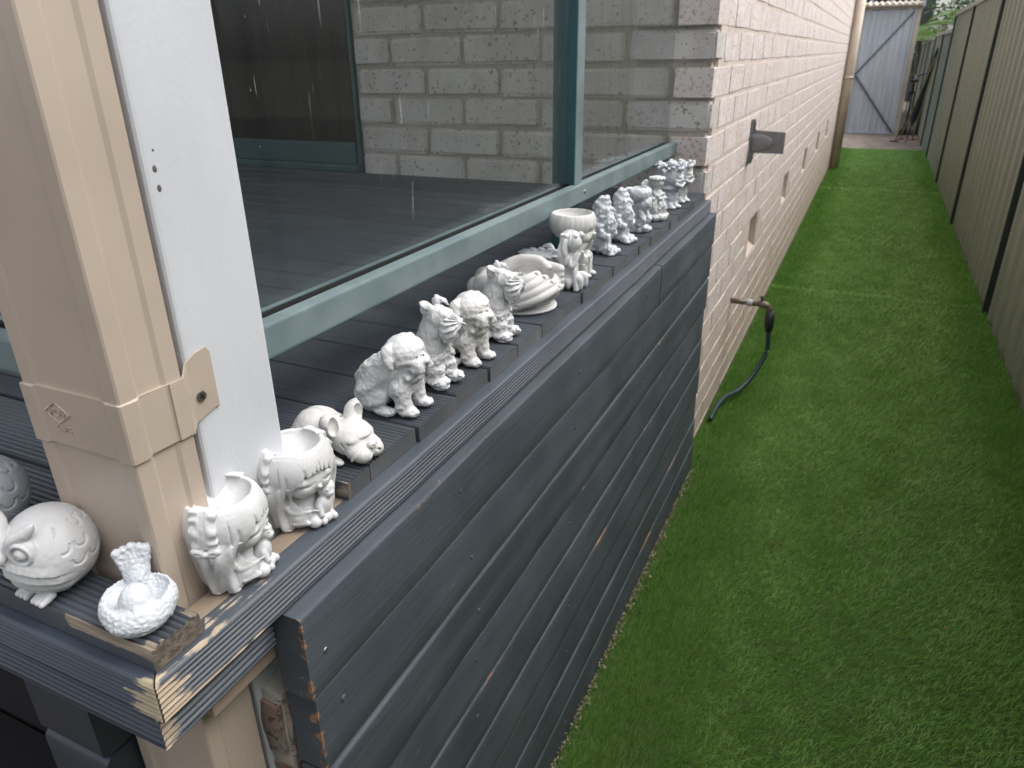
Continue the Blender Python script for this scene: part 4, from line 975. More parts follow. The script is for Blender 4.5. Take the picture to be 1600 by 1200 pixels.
class Sculpt:
    def __init__(s, lo, hi, h):
        s.h = h; s.lo = np.array(lo, float); n = np.ceil((np.array(hi) - s.lo) / h).astype(int) + 1
        s.ax = [(s.lo[i] + h * np.arange(n[i])).astype(np.float32) for i in range(3)]
        s.F = np.full(n, 1.0, np.float32)
    def reg(s, lo, hi):
        sl = []
        for i in range(3):
            a = int(np.clip(np.floor((lo[i] - s.lo[i]) / s.h), 0, len(s.ax[i]))); b = int(np.clip(np.ceil((hi[i] - s.lo[i]) / s.h) + 1, 0, len(s.ax[i]))); sl.append(slice(a, b))
        X = s.ax[0][sl[0]][:, None, None]; Y = s.ax[1][sl[1]][None, :, None]; Z = s.ax[2][sl[2]][None, None, :]
        return tuple(sl), X, Y, Z
    def comb(s, sl, d, k, op):
        A = s.F[sl]
        if op == 'add':
            if k > 0: q = np.maximum(k - np.abs(A - d), 0) / k; s.F[sl] = np.minimum(A, d) - q * q * k * 0.25
            else: s.F[sl] = np.minimum(A, d)
        else:
            d = -d
            if k > 0: q = np.maximum(k - np.abs(A - d), 0) / k; s.F[sl] = np.maximum(A, d) + q * q * k * 0.25
            else: s.F[sl] = np.maximum(A, d)
    def ell(s, c, r, k=0.25, rot=None, op='add'):
        c = np.array(c, float); r = np.array(r if hasattr(r, '__len__') else (r, r, r), float); m_ = (max(r) if rot is not None else r) + k + 3 * s.h
        sl, X, Y, Z = s.reg(c - m_, c + m_)
        if 0 in s.F[sl].shape: return s
        X, Y, Z = X - c[0], Y - c[1], Z - c[2]
        if rot is not None:
            Q = rotm(*rot).T; X, Y, Z = Q[0, 0] * X + Q[0, 1] * Y + Q[0, 2] * Z, Q[1, 0] * X + Q[1, 1] * Y + Q[1, 2] * Z, Q[2, 0] * X + Q[2, 1] * Y + Q[2, 2] * Z
        k0 = np.sqrt((X / r[0]) ** 2 + (Y / r[1]) ** 2 + (Z / r[2]) ** 2); k1 = np.sqrt((X / r[0] ** 2) ** 2 + (Y / r[1] ** 2) ** 2 + (Z / r[2] ** 2) ** 2) + 1e-6
        s.comb(sl, (k0 * (k0 - 1) / k1).astype(np.float32), k, op); return s
    def cap(s, a, b, ra, rb=None, k=0.2, op='add'):
        a, b = np.array(a, float), np.array(b, float); rb = ra if rb is None else rb; m_ = max(ra, rb) + k + 3 * s.h
        sl, X, Y, Z = s.reg(np.minimum(a, b) - m_, np.maximum(a, b) + m_)
        if 0 in s.F[sl].shape: return s
        d = b - a; X, Y, Z = X - a[0], Y - a[1], Z - a[2]
        t = np.clip((X * d[0] + Y * d[1] + Z * d[2]) / (d @ d + 1e-9), 0, 1)
        s.comb(sl, (np.sqrt((X - t * d[0]) ** 2 + (Y - t * d[1]) ** 2 + (Z - t * d[2]) ** 2) - (ra + (rb - ra) * t)).astype(np.float32), k, op); return s
    def path(s, pts, rads, k=0.15, op='add', n=5):
        cv = bez(pts, n); rr = np.interp(np.linspace(0, 1, len(cv)), np.linspace(0, 1, len(rads)), rads)
        if op == 'sub': rr = np.maximum(rr, 1.45 * s.h); k = max(k, 1.2 * s.h)
        for i in range(len(cv) - 1): s.cap(cv[i], cv[i + 1], rr[i], rr[i + 1], k, op)
        return s
    def both(s, fn):
        fn(1); fn(-1); return s
    def below(s, z, k=0.1):
        """flat base: cut everything under z"""
        A = s.F; d = (z - s.ax[2])[None, None, :]; q = np.maximum(k - np.abs(A - d), 0) / k
        s.F = (np.maximum(A, d) + q * q * k * 0.25).astype(np.float32); return s
    def above(s, z, k=0.1, tilt=(0, 0)):
        A = s.F; d = s.ax[2][None, None, :] - z - tilt[0] * s.ax[0][:, None, None] - tilt[1] * s.ax[1][None, :, None]; q = np.maximum(k - np.abs(A - d), 0) / k
        s.F = (np.maximum(A, d) + q * q * k * 0.25).astype(np.float32); return s
    def disp(s, fn, lo=None, hi=None):
        lo = s.lo if lo is None else lo; hi = [a[-1] for a in s.ax] if hi is None else hi
        sl, X, Y, Z = s.reg(lo, hi); s.F[sl] += fn(X, Y, Z).astype(np.float32); return s
    def fur(s, amp, f, seed=0, stretch=(1, 1, 1), lo=None, hi=None):
        return s.disp(lambda X, Y, Z: amp * (vnoise(X / stretch[0], Y / stretch[1], Z / stretch[2], f, seed) + 0.5 * vnoise(X / stretch[0], Y / stretch[1], Z / stretch[2], 2 * f, seed + 3)), lo, hi)
    warp = None
    def mesh(s, name, scale=0.01):
        F = np.pad(s.F, 1, constant_values=1.0); ins = F < 0
        c = [ins[a:ins.shape[0] - 1 + a, b:ins.shape[1] - 1 + b, d:ins.shape[2] - 1 + d] for a in (0, 1) for b in (0, 1) for d in (0, 1)]
        cnt = sum(q.astype(np.int8) for q in c); act = (cnt > 0) & (cnt < 8)
        idx = np.full(act.shape, -1, np.int32); I = np.argwhere(act); idx[act] = np.arange(len(I))
        f8 = {(a, b, d): F[I[:, 0] + a, I[:, 1] + b, I[:, 2] + d] for a in (0, 1) for b in (0, 1) for d in (0, 1)}
        P = np.zeros((len(I), 3)); N = np.zeros(len(I))
        for p in f8:
            for axn in range(3):
                if p[axn]: continue
                q = list(p); q[axn] = 1; q = tuple(q); A, B = f8[p], f8[q]; cr = (A < 0) != (B < 0); t = np.where(cr, A / np.where(cr, A - B, 1), 0)
                pos = np.array(p, float)[None, :].repeat(len(I), 0); pos[:, axn] += t; P[cr] += pos[cr]; N[cr] += 1
        P = (I - 1 + P / N[:, None]) * s.h + s.lo
        if s.warp is not None: P = s.warp(P)
        faces = []
        for axn in range(3):
            o1, o2 = [(1, 2), (2, 0), (0, 1)][axn]
            A = ins; B = np.roll(ins, -1, axn); e = A != B
            sel = [slice(1, -1)] * 3; sel[axn] = slice(0, -1); m_ = np.zeros_like(e); m_[tuple(sel)] = e[tuple(sel)]
            E = np.argwhere(m_)
            def cell(d1, d2):
                q = E.copy(); q[:, o1] -= d1; q[:, o2] -= d2; return idx[q[:, 0], q[:, 1], q[:, 2]]
            Q = np.stack([cell(1, 1), cell(0, 1), cell(0, 0), cell(1, 0)], 1); fl_ = A[E[:, 0], E[:, 1], E[:, 2]]
            Q[~fl_] = Q[~fl_][:, ::-1]; faces.append(Q[(Q >= 0).all(1)])
        Q = np.concatenate(faces)
        me = bpy.data.meshes.new(name); me.vertices.add(len(P)); me.vertices.foreach_set('co', (P * scale).astype(np.float32).ravel())
        me.loops.add(Q.size); me.loops.foreach_set('vertex_index', Q.astype(np.int32).ravel())
        me.polygons.add(len(Q)); me.polygons.foreach_set('loop_start', (np.arange(len(Q)) * 4).astype(np.int32))
        me.polygons.foreach_set('use_smooth', np.ones(len(Q), bool)); me.update(calc_edges=True)
        return me

def figure(name, label, sc, mat, pos, rotz, z, scale=1.0, group='white plaster figurines along the deck edge'):
    o = link(name, sc.mesh(name, 0.01 * scale), M[mat], None, (pos[0], pos[1], z), R(rotz))
    return tag(o, label, 'figurine', group)
def piece(name, sc, mat, parent, scale=1.0):
    return link(name, sc.mesh(name, 0.01 * scale), M[mat], parent)

# ---- owls
def owl(h=0.07):
    s = Sculpt((-4, -4, -0.2), (4.2, 4, 8.2), h)
    s.ell((0, 0, 3.45), (3.3, 3.3, 3.4), 0)
    def feathers(X, Y, Z):
        th = np.arctan2(Y, X); zc = (Z - 3.7) / 3.3; out = np.zeros(np.broadcast(X, Y, Z).shape, np.float32)
        u = th * 3.2 / 1.45; v = Z / 1.25; r = np.floor(v); uu = u + 0.5 * (r % 2) + 0.35 * np.sin(r * 3.1); cu = uu - np.floor(uu) - 0.5; cv = v - r - 0.75
        d = np.sqrt((cu * 1.35) ** 2 + (cv * 1.2) ** 2); keep = ((np.sin(np.floor(uu) * 12.9 + r * 78.2) * 43758.5) % 1) > 0.5
        back = (np.abs(th) > 1.25) & (Z > 2.2) & (Z < 6.9)
        return np.where(back & keep & (cv < 0.08), 0.14 * np.exp(-((d - 0.50) / 0.085) ** 2), out)
    s.disp(feathers)
    def belly(X, Y, Z):
        zz = Z + 0.10 * Y * Y; ph = (zz - 0.7) / 0.9; sw = ph - np.floor(ph); m_ = np.clip((X + 0.1) / 0.9, 0, 1) * (zz < 4.3) * (zz > 0.7) * np.clip((3.1 - np.abs(Y)) / 0.3, 0, 1)
        return m_ * 0.16 * np.exp(-((sw - 0.06) / 0.10) ** 2) - m_ * (0.24 * (1 - sw) * np.clip(sw * 7, 0, 1) + 0.012 * np.sin(Y * 13 + 2 * np.sin(Z * 3)))
    s.disp(belly)
    def sd_(g):
        s.path([(3.15, 0.12 * g, 4.75), (2.75, 0.7 * g, 5.95), (2.1, 1.5 * g, 6.45), (1.75, 1.95 * g, 7.05)], [0.20, 0.30, 0.36, 0.10], 0.3)
        s.ell((2.35, 1.25 * g, 4.95), (0.55, 1.0, 1.05), 0.1, (0, 0, 26 * g)); s.ell((2.95, 1.45 * g, 4.95), (0.5, 0.74, 0.78), 0.06, (0, 0, 26 * g), 'sub')
        for t in (-0.42, 0, 0.42): s.cap((1.7, 0.95 * g + t, 0.5), (2.55, 0.95 * g + t * 1.2, 0.25), 0.34, 0.25, 0.06)
        s.path([(2.95 + 0.0, 1.38 * g + 0.78 * math.cos(i * 0.5236) * 0.92, 4.93 + 0.80 * math.sin(i * 0.5236)) if False else (2.78 - 0.30 * math.cos(i * 0.5236) * 1.0, (1.36 + 0.74 * math.cos(i * 0.5236)) * g, 4.93 + 0.80 * math.sin(i * 0.5236)) for i in range(13)], [0.15] * 2, 0.06, 'add', 3)
    s.both(sd_)
    s.path([(3.05, 0, 5.0), (3.5, 0, 4.55), (3.35, 0, 3.95)], [0.36, 0.32, 0.08], 0.12)
    s.below(0.0); s.fur(0.03, 3.0, 2)
    eye = []
    for g in (1, -1):
        e = Sculpt((1.6, -2.6, 3.6), (3.9, 2.6, 6.3), 0.06); e.ell((2.55, 1.30 * g, 4.95), 0.56, 0); e.ell((3.12, 1.42 * g, 4.9), 0.12, 0.06, None, 'sub'); eye.append(e)
    return s, eye
ow, eyes = owl()
def put_owl(name, label, mat, pos, rz, sc=1.0):
    o = figure(name, label, ow, mat, pos, rz, ZD, sc)
    for e in eyes: piece('eye', e, mat, o, sc)
put_owl('owl_figurine', 'round white owl figurine with big ring eyes on the front deck board', 'white', (-0.4755, 0.2415), -92, 0.92)
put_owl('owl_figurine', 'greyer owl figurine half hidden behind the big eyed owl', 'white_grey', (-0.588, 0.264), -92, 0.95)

# ---- bird bowl
s = Sculpt((-3.6, -3.2, -0.2), (3.4, 3.2, 5.4), 0.06)
s.ell((0, 0, 1.55), (2.75, 2.75, 1.75), 0); s.ell((0.9, 0, 1.2), (2.2, 2.3, 1.35), 0.4); s.above(2.5, 0.15, (-0.10, 0))
s.ell((-0.25, 0, 2.6), (2.2, 2.3, 1.6), 0.1, None, 'sub')
s.path([(-2.2, 0, 2.0), (-2.55, 0, 3.1), (-2.75, 0, 4.2)], [0.75, 0.55, 0.35], 0.3)
for t in (-0.85, -0.45, 0.0, 0.42, 0.82): s.cap((-2.4, t * 0.7, 2.7), (-2.75 + 0.12 * abs(t), t * 1.3, 4.75 - 0.35 * abs(t)), 0.42, 0.36, 0.2)
s.fur(0.10, 3.6, 4, (0.7, 0.7, 0.7)); s.disp(lambda X, Y, Z: 0.015 * np.sin(np.arctan2(Y, X) * 42 + 6 * vnoise(X, Y, Z, 1.2, 9)) * (np.sqrt(X * X + Y * Y) > 2.1))
s.ell((0.85, 0, 2.45), (1.25, 1.15, 1.15), 0.2); s.ell((1.2, 0, 1.7), (1.3, 1.4, 1.1), 0.4)
s.cap((1.75, 0, 2.55), (2.35, 0, 2.35), 0.30, 0.13, 0.12); s.ell((1.6, 0.52, 2.85), 0.2, 0.05); s.ell((1.6, -0.52, 2.85), 0.2, 0.05)
s.fur(0.07, 4.5, 7); s.below(0.0)
figure('bird_bowl', 'white bird shaped bowl with fanned tail at the corner of the front board', s, 'white_cool', (-0.3915, 0.2395), -42, ZD, 0.88)

# ---- girl planters
def girl(h=0.058):
    HZ = 5.25                                                                  # head centre
    s = Sculpt((-3.8, -3.8, -0.2), (3.8, 3.8, 8.0), h)
    s.ell((-0.75, 0, 2.6), (2.3, 2.75, 3.2), 0)                               # hair falling down the back
    s.ell((0.5, 0, 0.9), (2.3, 2.3, 1.2), 0.35); s.ell((-0.1, 0, 1.5), (2.75, 3.0, 2.4), 0.3)
    s.ell((0, 0, HZ), (3.15, 3.2, 3.05), 0.7)
    s.ell((2.35, 0, 3.5), (1.75, 2.1, 2.1), 0.06, None, 'sub')               # opening under the fringe
    s.ell((0.74, 0, 4.45), (2.2, 2.12, 1.85), 0.03)                              # face
    for g in (1, -1): s.ell((1.8, 0.85 * g, 3.8), (0.95, 0.9, 0.8), 0.5)
    s.ell((3.02, 0, 3.98), (0.2, 0.18, 0.16), 0.22)
    s.path([(2.78, -0.28, 3.42), (2.82, 0, 3.36), (2.78, 0.28, 3.42)], [0.07, 0.07, 0.07], 0.05, 'sub')
    s.ell((0.9, 0, 1.95), (0.9, 1.2, 1.1), 0.3)
    for g in (1, -1):
        s.ell((2.4, 1.02 * g, 4.68), (0.45, 0.76, 0.42), 0.15)
        s.path([(2.95, 0.36 * g, 4.48), (2.83, 0.95 * g, 4.24), (2.34, 1.64 * g, 4.42)], [0.07, 0.10, 0.07], 0.05, 'sub')
        # hair sheet framing the face, its edge curling under the chin
        s.path([(1.7, 2.3 * g, 5.0), (1.35, 2.6 * g, 3.9), (1.1, 2.62 * g, 2.8), (1.3, 2.3 * g, 1.95), (2.0, 1.55 * g, 1.6), (2.6, 0.95 * g, 1.7)], [0.26, 0.30, 0.32, 0.30, 0.24, 0.14], 0.12)
        s.path([(0.6, 2.85 * g, 4.2), (0.5, 2.95 * g, 2.8), (0.6, 2.7 * g, 1.3), (0.9, 2.4 * g, 0.2)], [0.4, 0.4, 0.4, 0.36], 0.5)
        s.path([(-0.5, 3.0 * g, 3.9), (-0.6, 2.9 * g, 2.2), (-0.4, 2.6 * g, 0.3)], [0.4, 0.5, 0.5], 0.3)
        s.path([(0.9, 1.7 * g, 1.6), (1.7, 1.7 * g, 1.1), (2.3, 0.95 * g, 1.35)], [0.5, 0.48, 0.38], 0.15)                 # arms
        for j in range(3): s.cap((2.3, (0.85 + 0.2 * j - 0.3) * g, 1.3 + 0.12 * j), (2.85, (0.5 + 0.2 * j - 0.3) * g, 1.55 + 0.1 * j), 0.15, 0.10, 0.04)
        for j in range(6): s.cap((1.5 + 0.13 * j, 1.9 * g - 0.09 * j * g, 1.3), (1.7 + 0.2 * j, 2.2 * g - 0.17 * j * g, 0.75), 0.10, 0.17, 0.16)     # cuff frill
    s.ell((2.0, 0.2, 0.6), (1.25, 1.2, 0.65), 0.2); s.ell((2.6, -0.55, 0.55), (0.75, 0.62, 0.55), 0.12); s.ell((2.65, 0.75, 0.5), (0.7, 0.62, 0.5), 0.12)
    s.disp(lambda X, Y, Z: 0.10 * np.sin(np.arctan2(Y, X + 0.3) * 24 + 1.3 * np.sin(Z * 1.1) + 3 * vnoise(X, Y, Z, 0.45, 3)) * ((Z > 0.2) & ((np.abs(Y) > 1.9) | (X < -0.6)) & (X < 1.5)) * np.clip((4.6 - Z) / 0.9, 0, 1))
    def fringe(X, Y, Z):
        a = np.arctan2(Y, X); ph = a * 15 + 2.2 * np.sin(a * 5); ln = 0.13 * np.abs(np.sin(ph)) ** 8
        top = 6.0 + 0.4 * np.sin(a * 11 + 1)
        return ln * np.clip((top - Z) / 0.5, 0, 1) * ((X > 1.1) & (Z > np.where(np.abs(a) > 0.68, 4.4, 5.05)) & (np.abs(a) < 1.1) & (np.sqrt((X / 3.15) ** 2 + (Y / 3.2) ** 2 + ((Z - HZ) / 3.05) ** 2) > 0.92))
    s.disp(fringe)
    s.above(7.12, 0.08, (0.02, -0.02)); s.ell((-0.02, 0, 7.35), (2.26, 2.3, 1.6), 0.06, None, 'sub')
    s.disp(lambda X, Y, Z: 0.14 * vnoise(X, Y, Z, 1.3, 6) * (Z > 6.9)); s.fur(0.018, 3, 1); s.below(0.0)
    bands = []
    for g in (1, -1):
        band = Sculpt((-1.7, min(0.6 * g, 4.2 * g), 2.2), (1.5, max(0.6 * g, 4.2 * g), 7.6), 0.055)
        sl, X, Y, Z = band.reg(band.lo, [a[-1] for a in band.ax])
        r_ = np.sqrt((X / 3.15) ** 2 + (Y / 3.2) ** 2 + ((Z - HZ) / 3.05) ** 2); d = (r_ - 1) * 3.1
        an = np.degrees(np.arctan2(Y * g, Z - HZ)); u = X + 0.15; au = np.abs(u)
        wv = np.radians(an) * 24 + np.sign(u) * 0.9 + 1.6 * np.sin(np.radians(an) * 7 + u)
        ruf = 0.20 + 0.10 * np.sin(wv) * np.clip((au - 0.25) / 0.3, 0, 1)
        hgt = np.where(au < 0.24, 0.16, ruf); edge = 0.95 + 0.05 * np.sin(wv + 0.8)
        q = np.maximum(np.maximum(d - hgt, -d - 0.25), np.maximum((au - edge), np.maximum((27 - an), (an - 104)) * 0.05))
        band.F[sl] = np.minimum(band.F[sl], q.astype(np.float32))
        for sg in (-1, 1):
            band.ell((-0.15 + 0.52 * sg, 3.32 * g, 4.25), (0.58, 0.26, 0.36), 0.06, (0, -20 * sg, 0)); band.ell((-0.15 + 0.62 * sg, 3.6 * g, 4.25), (0.3, 0.12, 0.14), 0.05, None, 'sub')
            band.path([(-0.15 + 0.12 * sg, 3.3 * g, 4.1), (-0.15 + 0.34 * sg, 3.3 * g, 3.65), (-0.15 + 0.3 * sg, 3.2 * g, 3.15)], [0.12, 0.2, 0.25], 0.05)
        band.ell((-0.15, 3.46 * g, 4.22), 0.25, 0.05)
        band.above(7.3, 0.08); band.fur(0.04, 3, 5); bands.append(band)
    rab = Sculpt((0.8, -0.9, 0.1), (3.9, 2.9, 6.0), 0.055)
    rab.ell((2.25, 1.25, 2.9), (0.75, 0.8, 0.72), 0); rab.ell((2.85, 1.2, 2.65), (0.38, 0.44, 0.32), 0.18); rab.ell((2.45, 0.75, 1.55), (0.72, 0.85, 0.95), 0.25)
    rab.path([(2.1, 0.95, 3.45), (2.05, 0.85, 4.2), (2.15, 0.75, 4.7)], [0.22, 0.27, 0.12], 0.1); rab.path([(2.1, 1.6, 3.45), (2.0, 1.8, 4.2), (2.1, 1.95, 4.6)], [0.22, 0.27, 0.12], 0.1)
    rab.ell((2.86, 0.9, 3.08), 0.11, 0.03); rab.ell((2.8, 1.62, 3.06), 0.11, 0.03); rab.cap((3.18, 1.1, 2.6), (3.18, 1.3, 2.6), 0.06, 0.06, 0.04, 'sub')
    rab.cap((2.7, 0.1, 1.7), (3.1, 0.0, 1.1), 0.3, 0.26, 0.15); rab.cap((2.5, 0.3, 0.8), (3.2, 0.1, 0.45), 0.36, 0.32, 0.15); rab.cap((2.5, 1.2, 0.8), (3.2, 1.35, 0.45), 0.36, 0.32, 0.15)
    return s, bands, rab
gs, gb, gr_ = girl()
def taper(P):
    q = np.clip((4.6 - P[:, 2]) / 3.4, 0, 1); f_ = 1 - 0.13 * q * q * (3 - 2 * q); P[:, 0] *= f_; P[:, 1] *= f_; return P
for q in [gs, gr_] + gb: q.warp = taper
for lb, pos, rz, mt in (('white girl head planter with frilled headband standing beside the cream downpipe', (-0.3895, 0.318), 24, 'white'), ('white girl head planter hugging a toy rabbit in front of the sleeping bulldog', (-0.392, 0.4005), -12, 'white_gloss')):
    o = figure('girl_planter', lb, gs, mt, pos, rz, ZF + 0.0002, 1.02)
    [piece('headband_frill', q, mt, o, 1.02) for q in gb]; piece('toy_rabbit', gr_, mt, o, 1.02)

# ---- sleeping bulldog
s = Sculpt((-5.2, -3.4, -0.2), (5.4, 3.4, 5.8), 0.062)
s.ell((-2.5, 0, 1.9), (2.5, 2.35, 2.05), 0); s.ell((-0.5, 0, 1.9), (1.9, 2.0, 1.75), 0.5); s.ell((-3.0, -1.5, 1.4), (1.7, 1.1, 1.5), 0.25); s.ell((-3.0, 1.5, 1.4), (1.7, 1.1, 1.5), 0.25)
s.ell((1.8, 0, 2.0), (2.0, 2.1, 1.75), 0.25); s.ell((3.1, 0, 1.2), (1.35, 1.95, 1.15), 0.3)
for g in (1, -1):
    s.ell((3.75, 0.78 * g, 0.95), (0.95, 0.95, 0.85), 0.10); s.ell((2.75, 1.12 * g, 2.35), (0.62, 0.66, 0.52), 0.18)
    s.path([(3.28, 0.6 * g, 2.25), (3.22, 1.1 * g, 2.08), (2.9, 1.65 * g, 2.2)], [0.11, 0.13, 0.10], 0.08, 'sub')
    s.path([(3.75, 0.15 * g, 2.25), (3.55, 0.85 * g, 1.85), (3.75, 1.5 * g, 1.35), (3.4, 1.9 * g, 0.7)], [0.2, 0.24, 0.22, 0.14], 0.07)
    s.path([(2.3, 1.9 * g, 2.2), (2.7, 2.0 * g, 1.4), (2.7, 2.1 * g, 0.5)], [0.07, 0.10, 0.06], 0.08, 'sub')
    s.path([(4.55, 0.05 * g, 1.35), (4.55, 0.7 * g, 1.05), (4.2, 1.35 * g, 0.45)], [0.06, 0.10, 0.07], 0.05, 'sub')
    s.path([(0.9, 1.3 * g, 3.0), (0.7, 1.75 * g, 3.9), (0.95, 1.95 * g, 4.95 if g > 0 else 4.4)], [0.9, 0.85, 0.12], 0.12)
    s.ell((1.45, 1.85 * g, 3.75), (0.45, 0.6, 0.95), 0.06, (14 * g, 0, -20 * g), 'sub')
    s.ell((1.2, 2.25 * g, 0.3), (1.4, 0.6, 0.4), 0.15)
s.ell((4.3, 0, 1.85), (0.42, 0.58, 0.4), 0.1); s.ell((4.68, 0.22, 1.82), 0.12, 0.05, None, 'sub'); s.ell((4.68, -0.22, 1.82), 0.12, 0.05, None, 'sub')
s.path([(3.55, -0.6, 2.6), (3.75, 0, 2.72), (3.55, 0.6, 2.6)], [0.16, 0.22, 0.16], 0.08); s.path([(0.15, -2.0, 1.6), (0.0, 0, 3.75), (0.15, 2.0, 1.6)], [0.08, 0.14, 0.08], 0.12, 'sub', 8); s.path([(-0.5, -2.1, 1.4), (-0.7, 0, 3.75), (-0.5, 2.1, 1.4)], [0.05, 0.09, 0.05], 0.12, 'sub', 8)
s.path([(-4.2, -1.2, 2.9), (-2.8, -1.9, 2.4), (-1.9, -2.3, 0.6)], [0.06, 0.1, 0.06], 0.12, 'sub', 8); s.path([(-1.5, 0, 3.9), (-3.2, 0, 4.0), (-4.6, 0, 3.2)], [0.08, 0.12, 0.1], 0.25, 'sub')
s.fur(0.045, 2.2, 2); s.below(0.0)
figure('bulldog_figurine', 'white bulldog figurine lying asleep with bat ears at the end of the deck boards', s, 'white_warm', (-0.4105, 0.4805), -6, ZD, 0.98)

# ---- sitting puppy (wrinkled)
def puppy(h=0.07):
    s = Sculpt((-4.8, -3.2, -0.2), (4.4, 3.2, 8.0), h)
    s.ell((-2.0, 0, 1.9), (2.1, 2.3, 1.95), 0); s.path([(-2.0, 0, 2.2), (-0.8, 0, 3.2), (0.7, 0, 4.2)], [1.9, 2.0, 1.75], 0.5); s.ell((1.0, 0, 3.0), (1.45, 1.85, 1.8), 0.4)
    s.ell((1.3, 0, 5.75), (1.9, 2.05, 1.75), 0.2); s.ell((2.75, 0, 5.1), (1.0, 1.3, 0.9), 0.25)
    for g in (1, -1):
        s.path([(1.3, 1.15 * g, 2.9), (1.5, 1.2 * g, 1.6), (1.75, 1.25 * g, 0.55)], [0.95, 0.78, 0.7], 0.2); s.ell((2.25, 1.28 * g, 0.45), (0.95, 0.72, 0.5), 0.15)
        for t in (-0.24, 0.24): s.cap((2.6, 1.28 * g + t, 0.7), (3.25, 1.28 * g + t, 0.2), 0.06, 0.06, 0.06, 'sub')
        s.ell((-1.5, 1.75 * g, 1.6), (1.75, 0.95, 1.55), 0.2, (0, -20, 0)); s.ell((0.05, 2.05 * g, 0.42), (1.15, 0.62, 0.46), 0.15)
        for t in (-0.2, 0.2): s.cap((0.7, 2.05 * g + t, 0.65), (1.2, 2.05 * g + t, 0.2), 0.05, 0.05, 0.06, 'sub')
        s.ell((3.05, 0.62 * g, 4.75), (0.78, 0.68, 0.62), 0.08); s.ell((2.55, 0.75 * g, 5.9), (0.5, 0.55, 0.4), 0.12)
        s.ell((2.98, 0.72 * g, 5.62), (0.2, 0.26, 0.2), 0.08, None, 'sub'); s.ell((2.85, 0.72 * g, 5.62), 0.2, 0.03)
        s.path([(3.3, 0.05 * g, 5.75), (2.9, 0.75 * g, 5.35), (2.4, 1.35 * g, 4.9)], [0.08, 0.1, 0.08], 0.08, 'sub')
        s.path([(2.2, 1.1 * g, 6.6), (2.5, 0.5 * g, 6.5), (2.75, 0.15 * g, 6.15)], [0.06, 0.09, 0.06], 0.08, 'sub'); s.path([(1.9, 1.5 * g, 6.2), (2.5, 1.25 * g, 5.5), (2.5, 1.45 * g, 4.6)], [0.06, 0.1, 0.06], 0.08, 'sub')
        s.path([(0.7, 1.35 * g, 6.75), (0.75, 1.95 * g, 6.4), (1.05, 2.25 * g, 5.5), (1.35, 2.15 * g, 4.85)], [0.35, 0.5, 0.42, 0.16], 0.08)
    s.ell((3.62, 0, 5.35), (0.32, 0.42, 0.3), 0.06); s.cap((3.75, 0, 5.1), (3.5, 0, 4.3), 0.06, 0.06, 0.06, 'sub')
    s.path([(2.3, -1.3, 3.9), (2.6, 0, 3.6), (2.3, 1.3, 3.9)], [0.3, 0.38, 0.3], 0.25)
    s.disp(lambda X, Y, Z: 0.13 * np.sin(3.6 * (Z * 0.8 - X * 0.55) + 2.2 * vnoise(X, Y, Z, 0.7, 4)) * ((X < 1.6) & (Z < 4.6) & (Z > 0.9)))
    s.fur(0.13, 3.0, 8); s.disp(lambda X, Y, Z: 0.05 * np.sin(5.5 * Z + 5 * vnoise(X, Y, Z, 0.9, 12)) * (Z > 4.4) * (X > 1.7)); s.below(0.0)
    return s
pu = puppy()
figure('puppy_figurine', 'white wrinkled puppy figurine sitting next to the sleeping bulldog', pu, 'white', (-0.4125, 0.583), 0, ZD, 1.13)
figure('puppy_figurine', 'white wrinkled puppy figurine sitting between the two schnauzers', pu, 'white_warm', (-0.4125, 0.732), -8, ZD, 1.18)

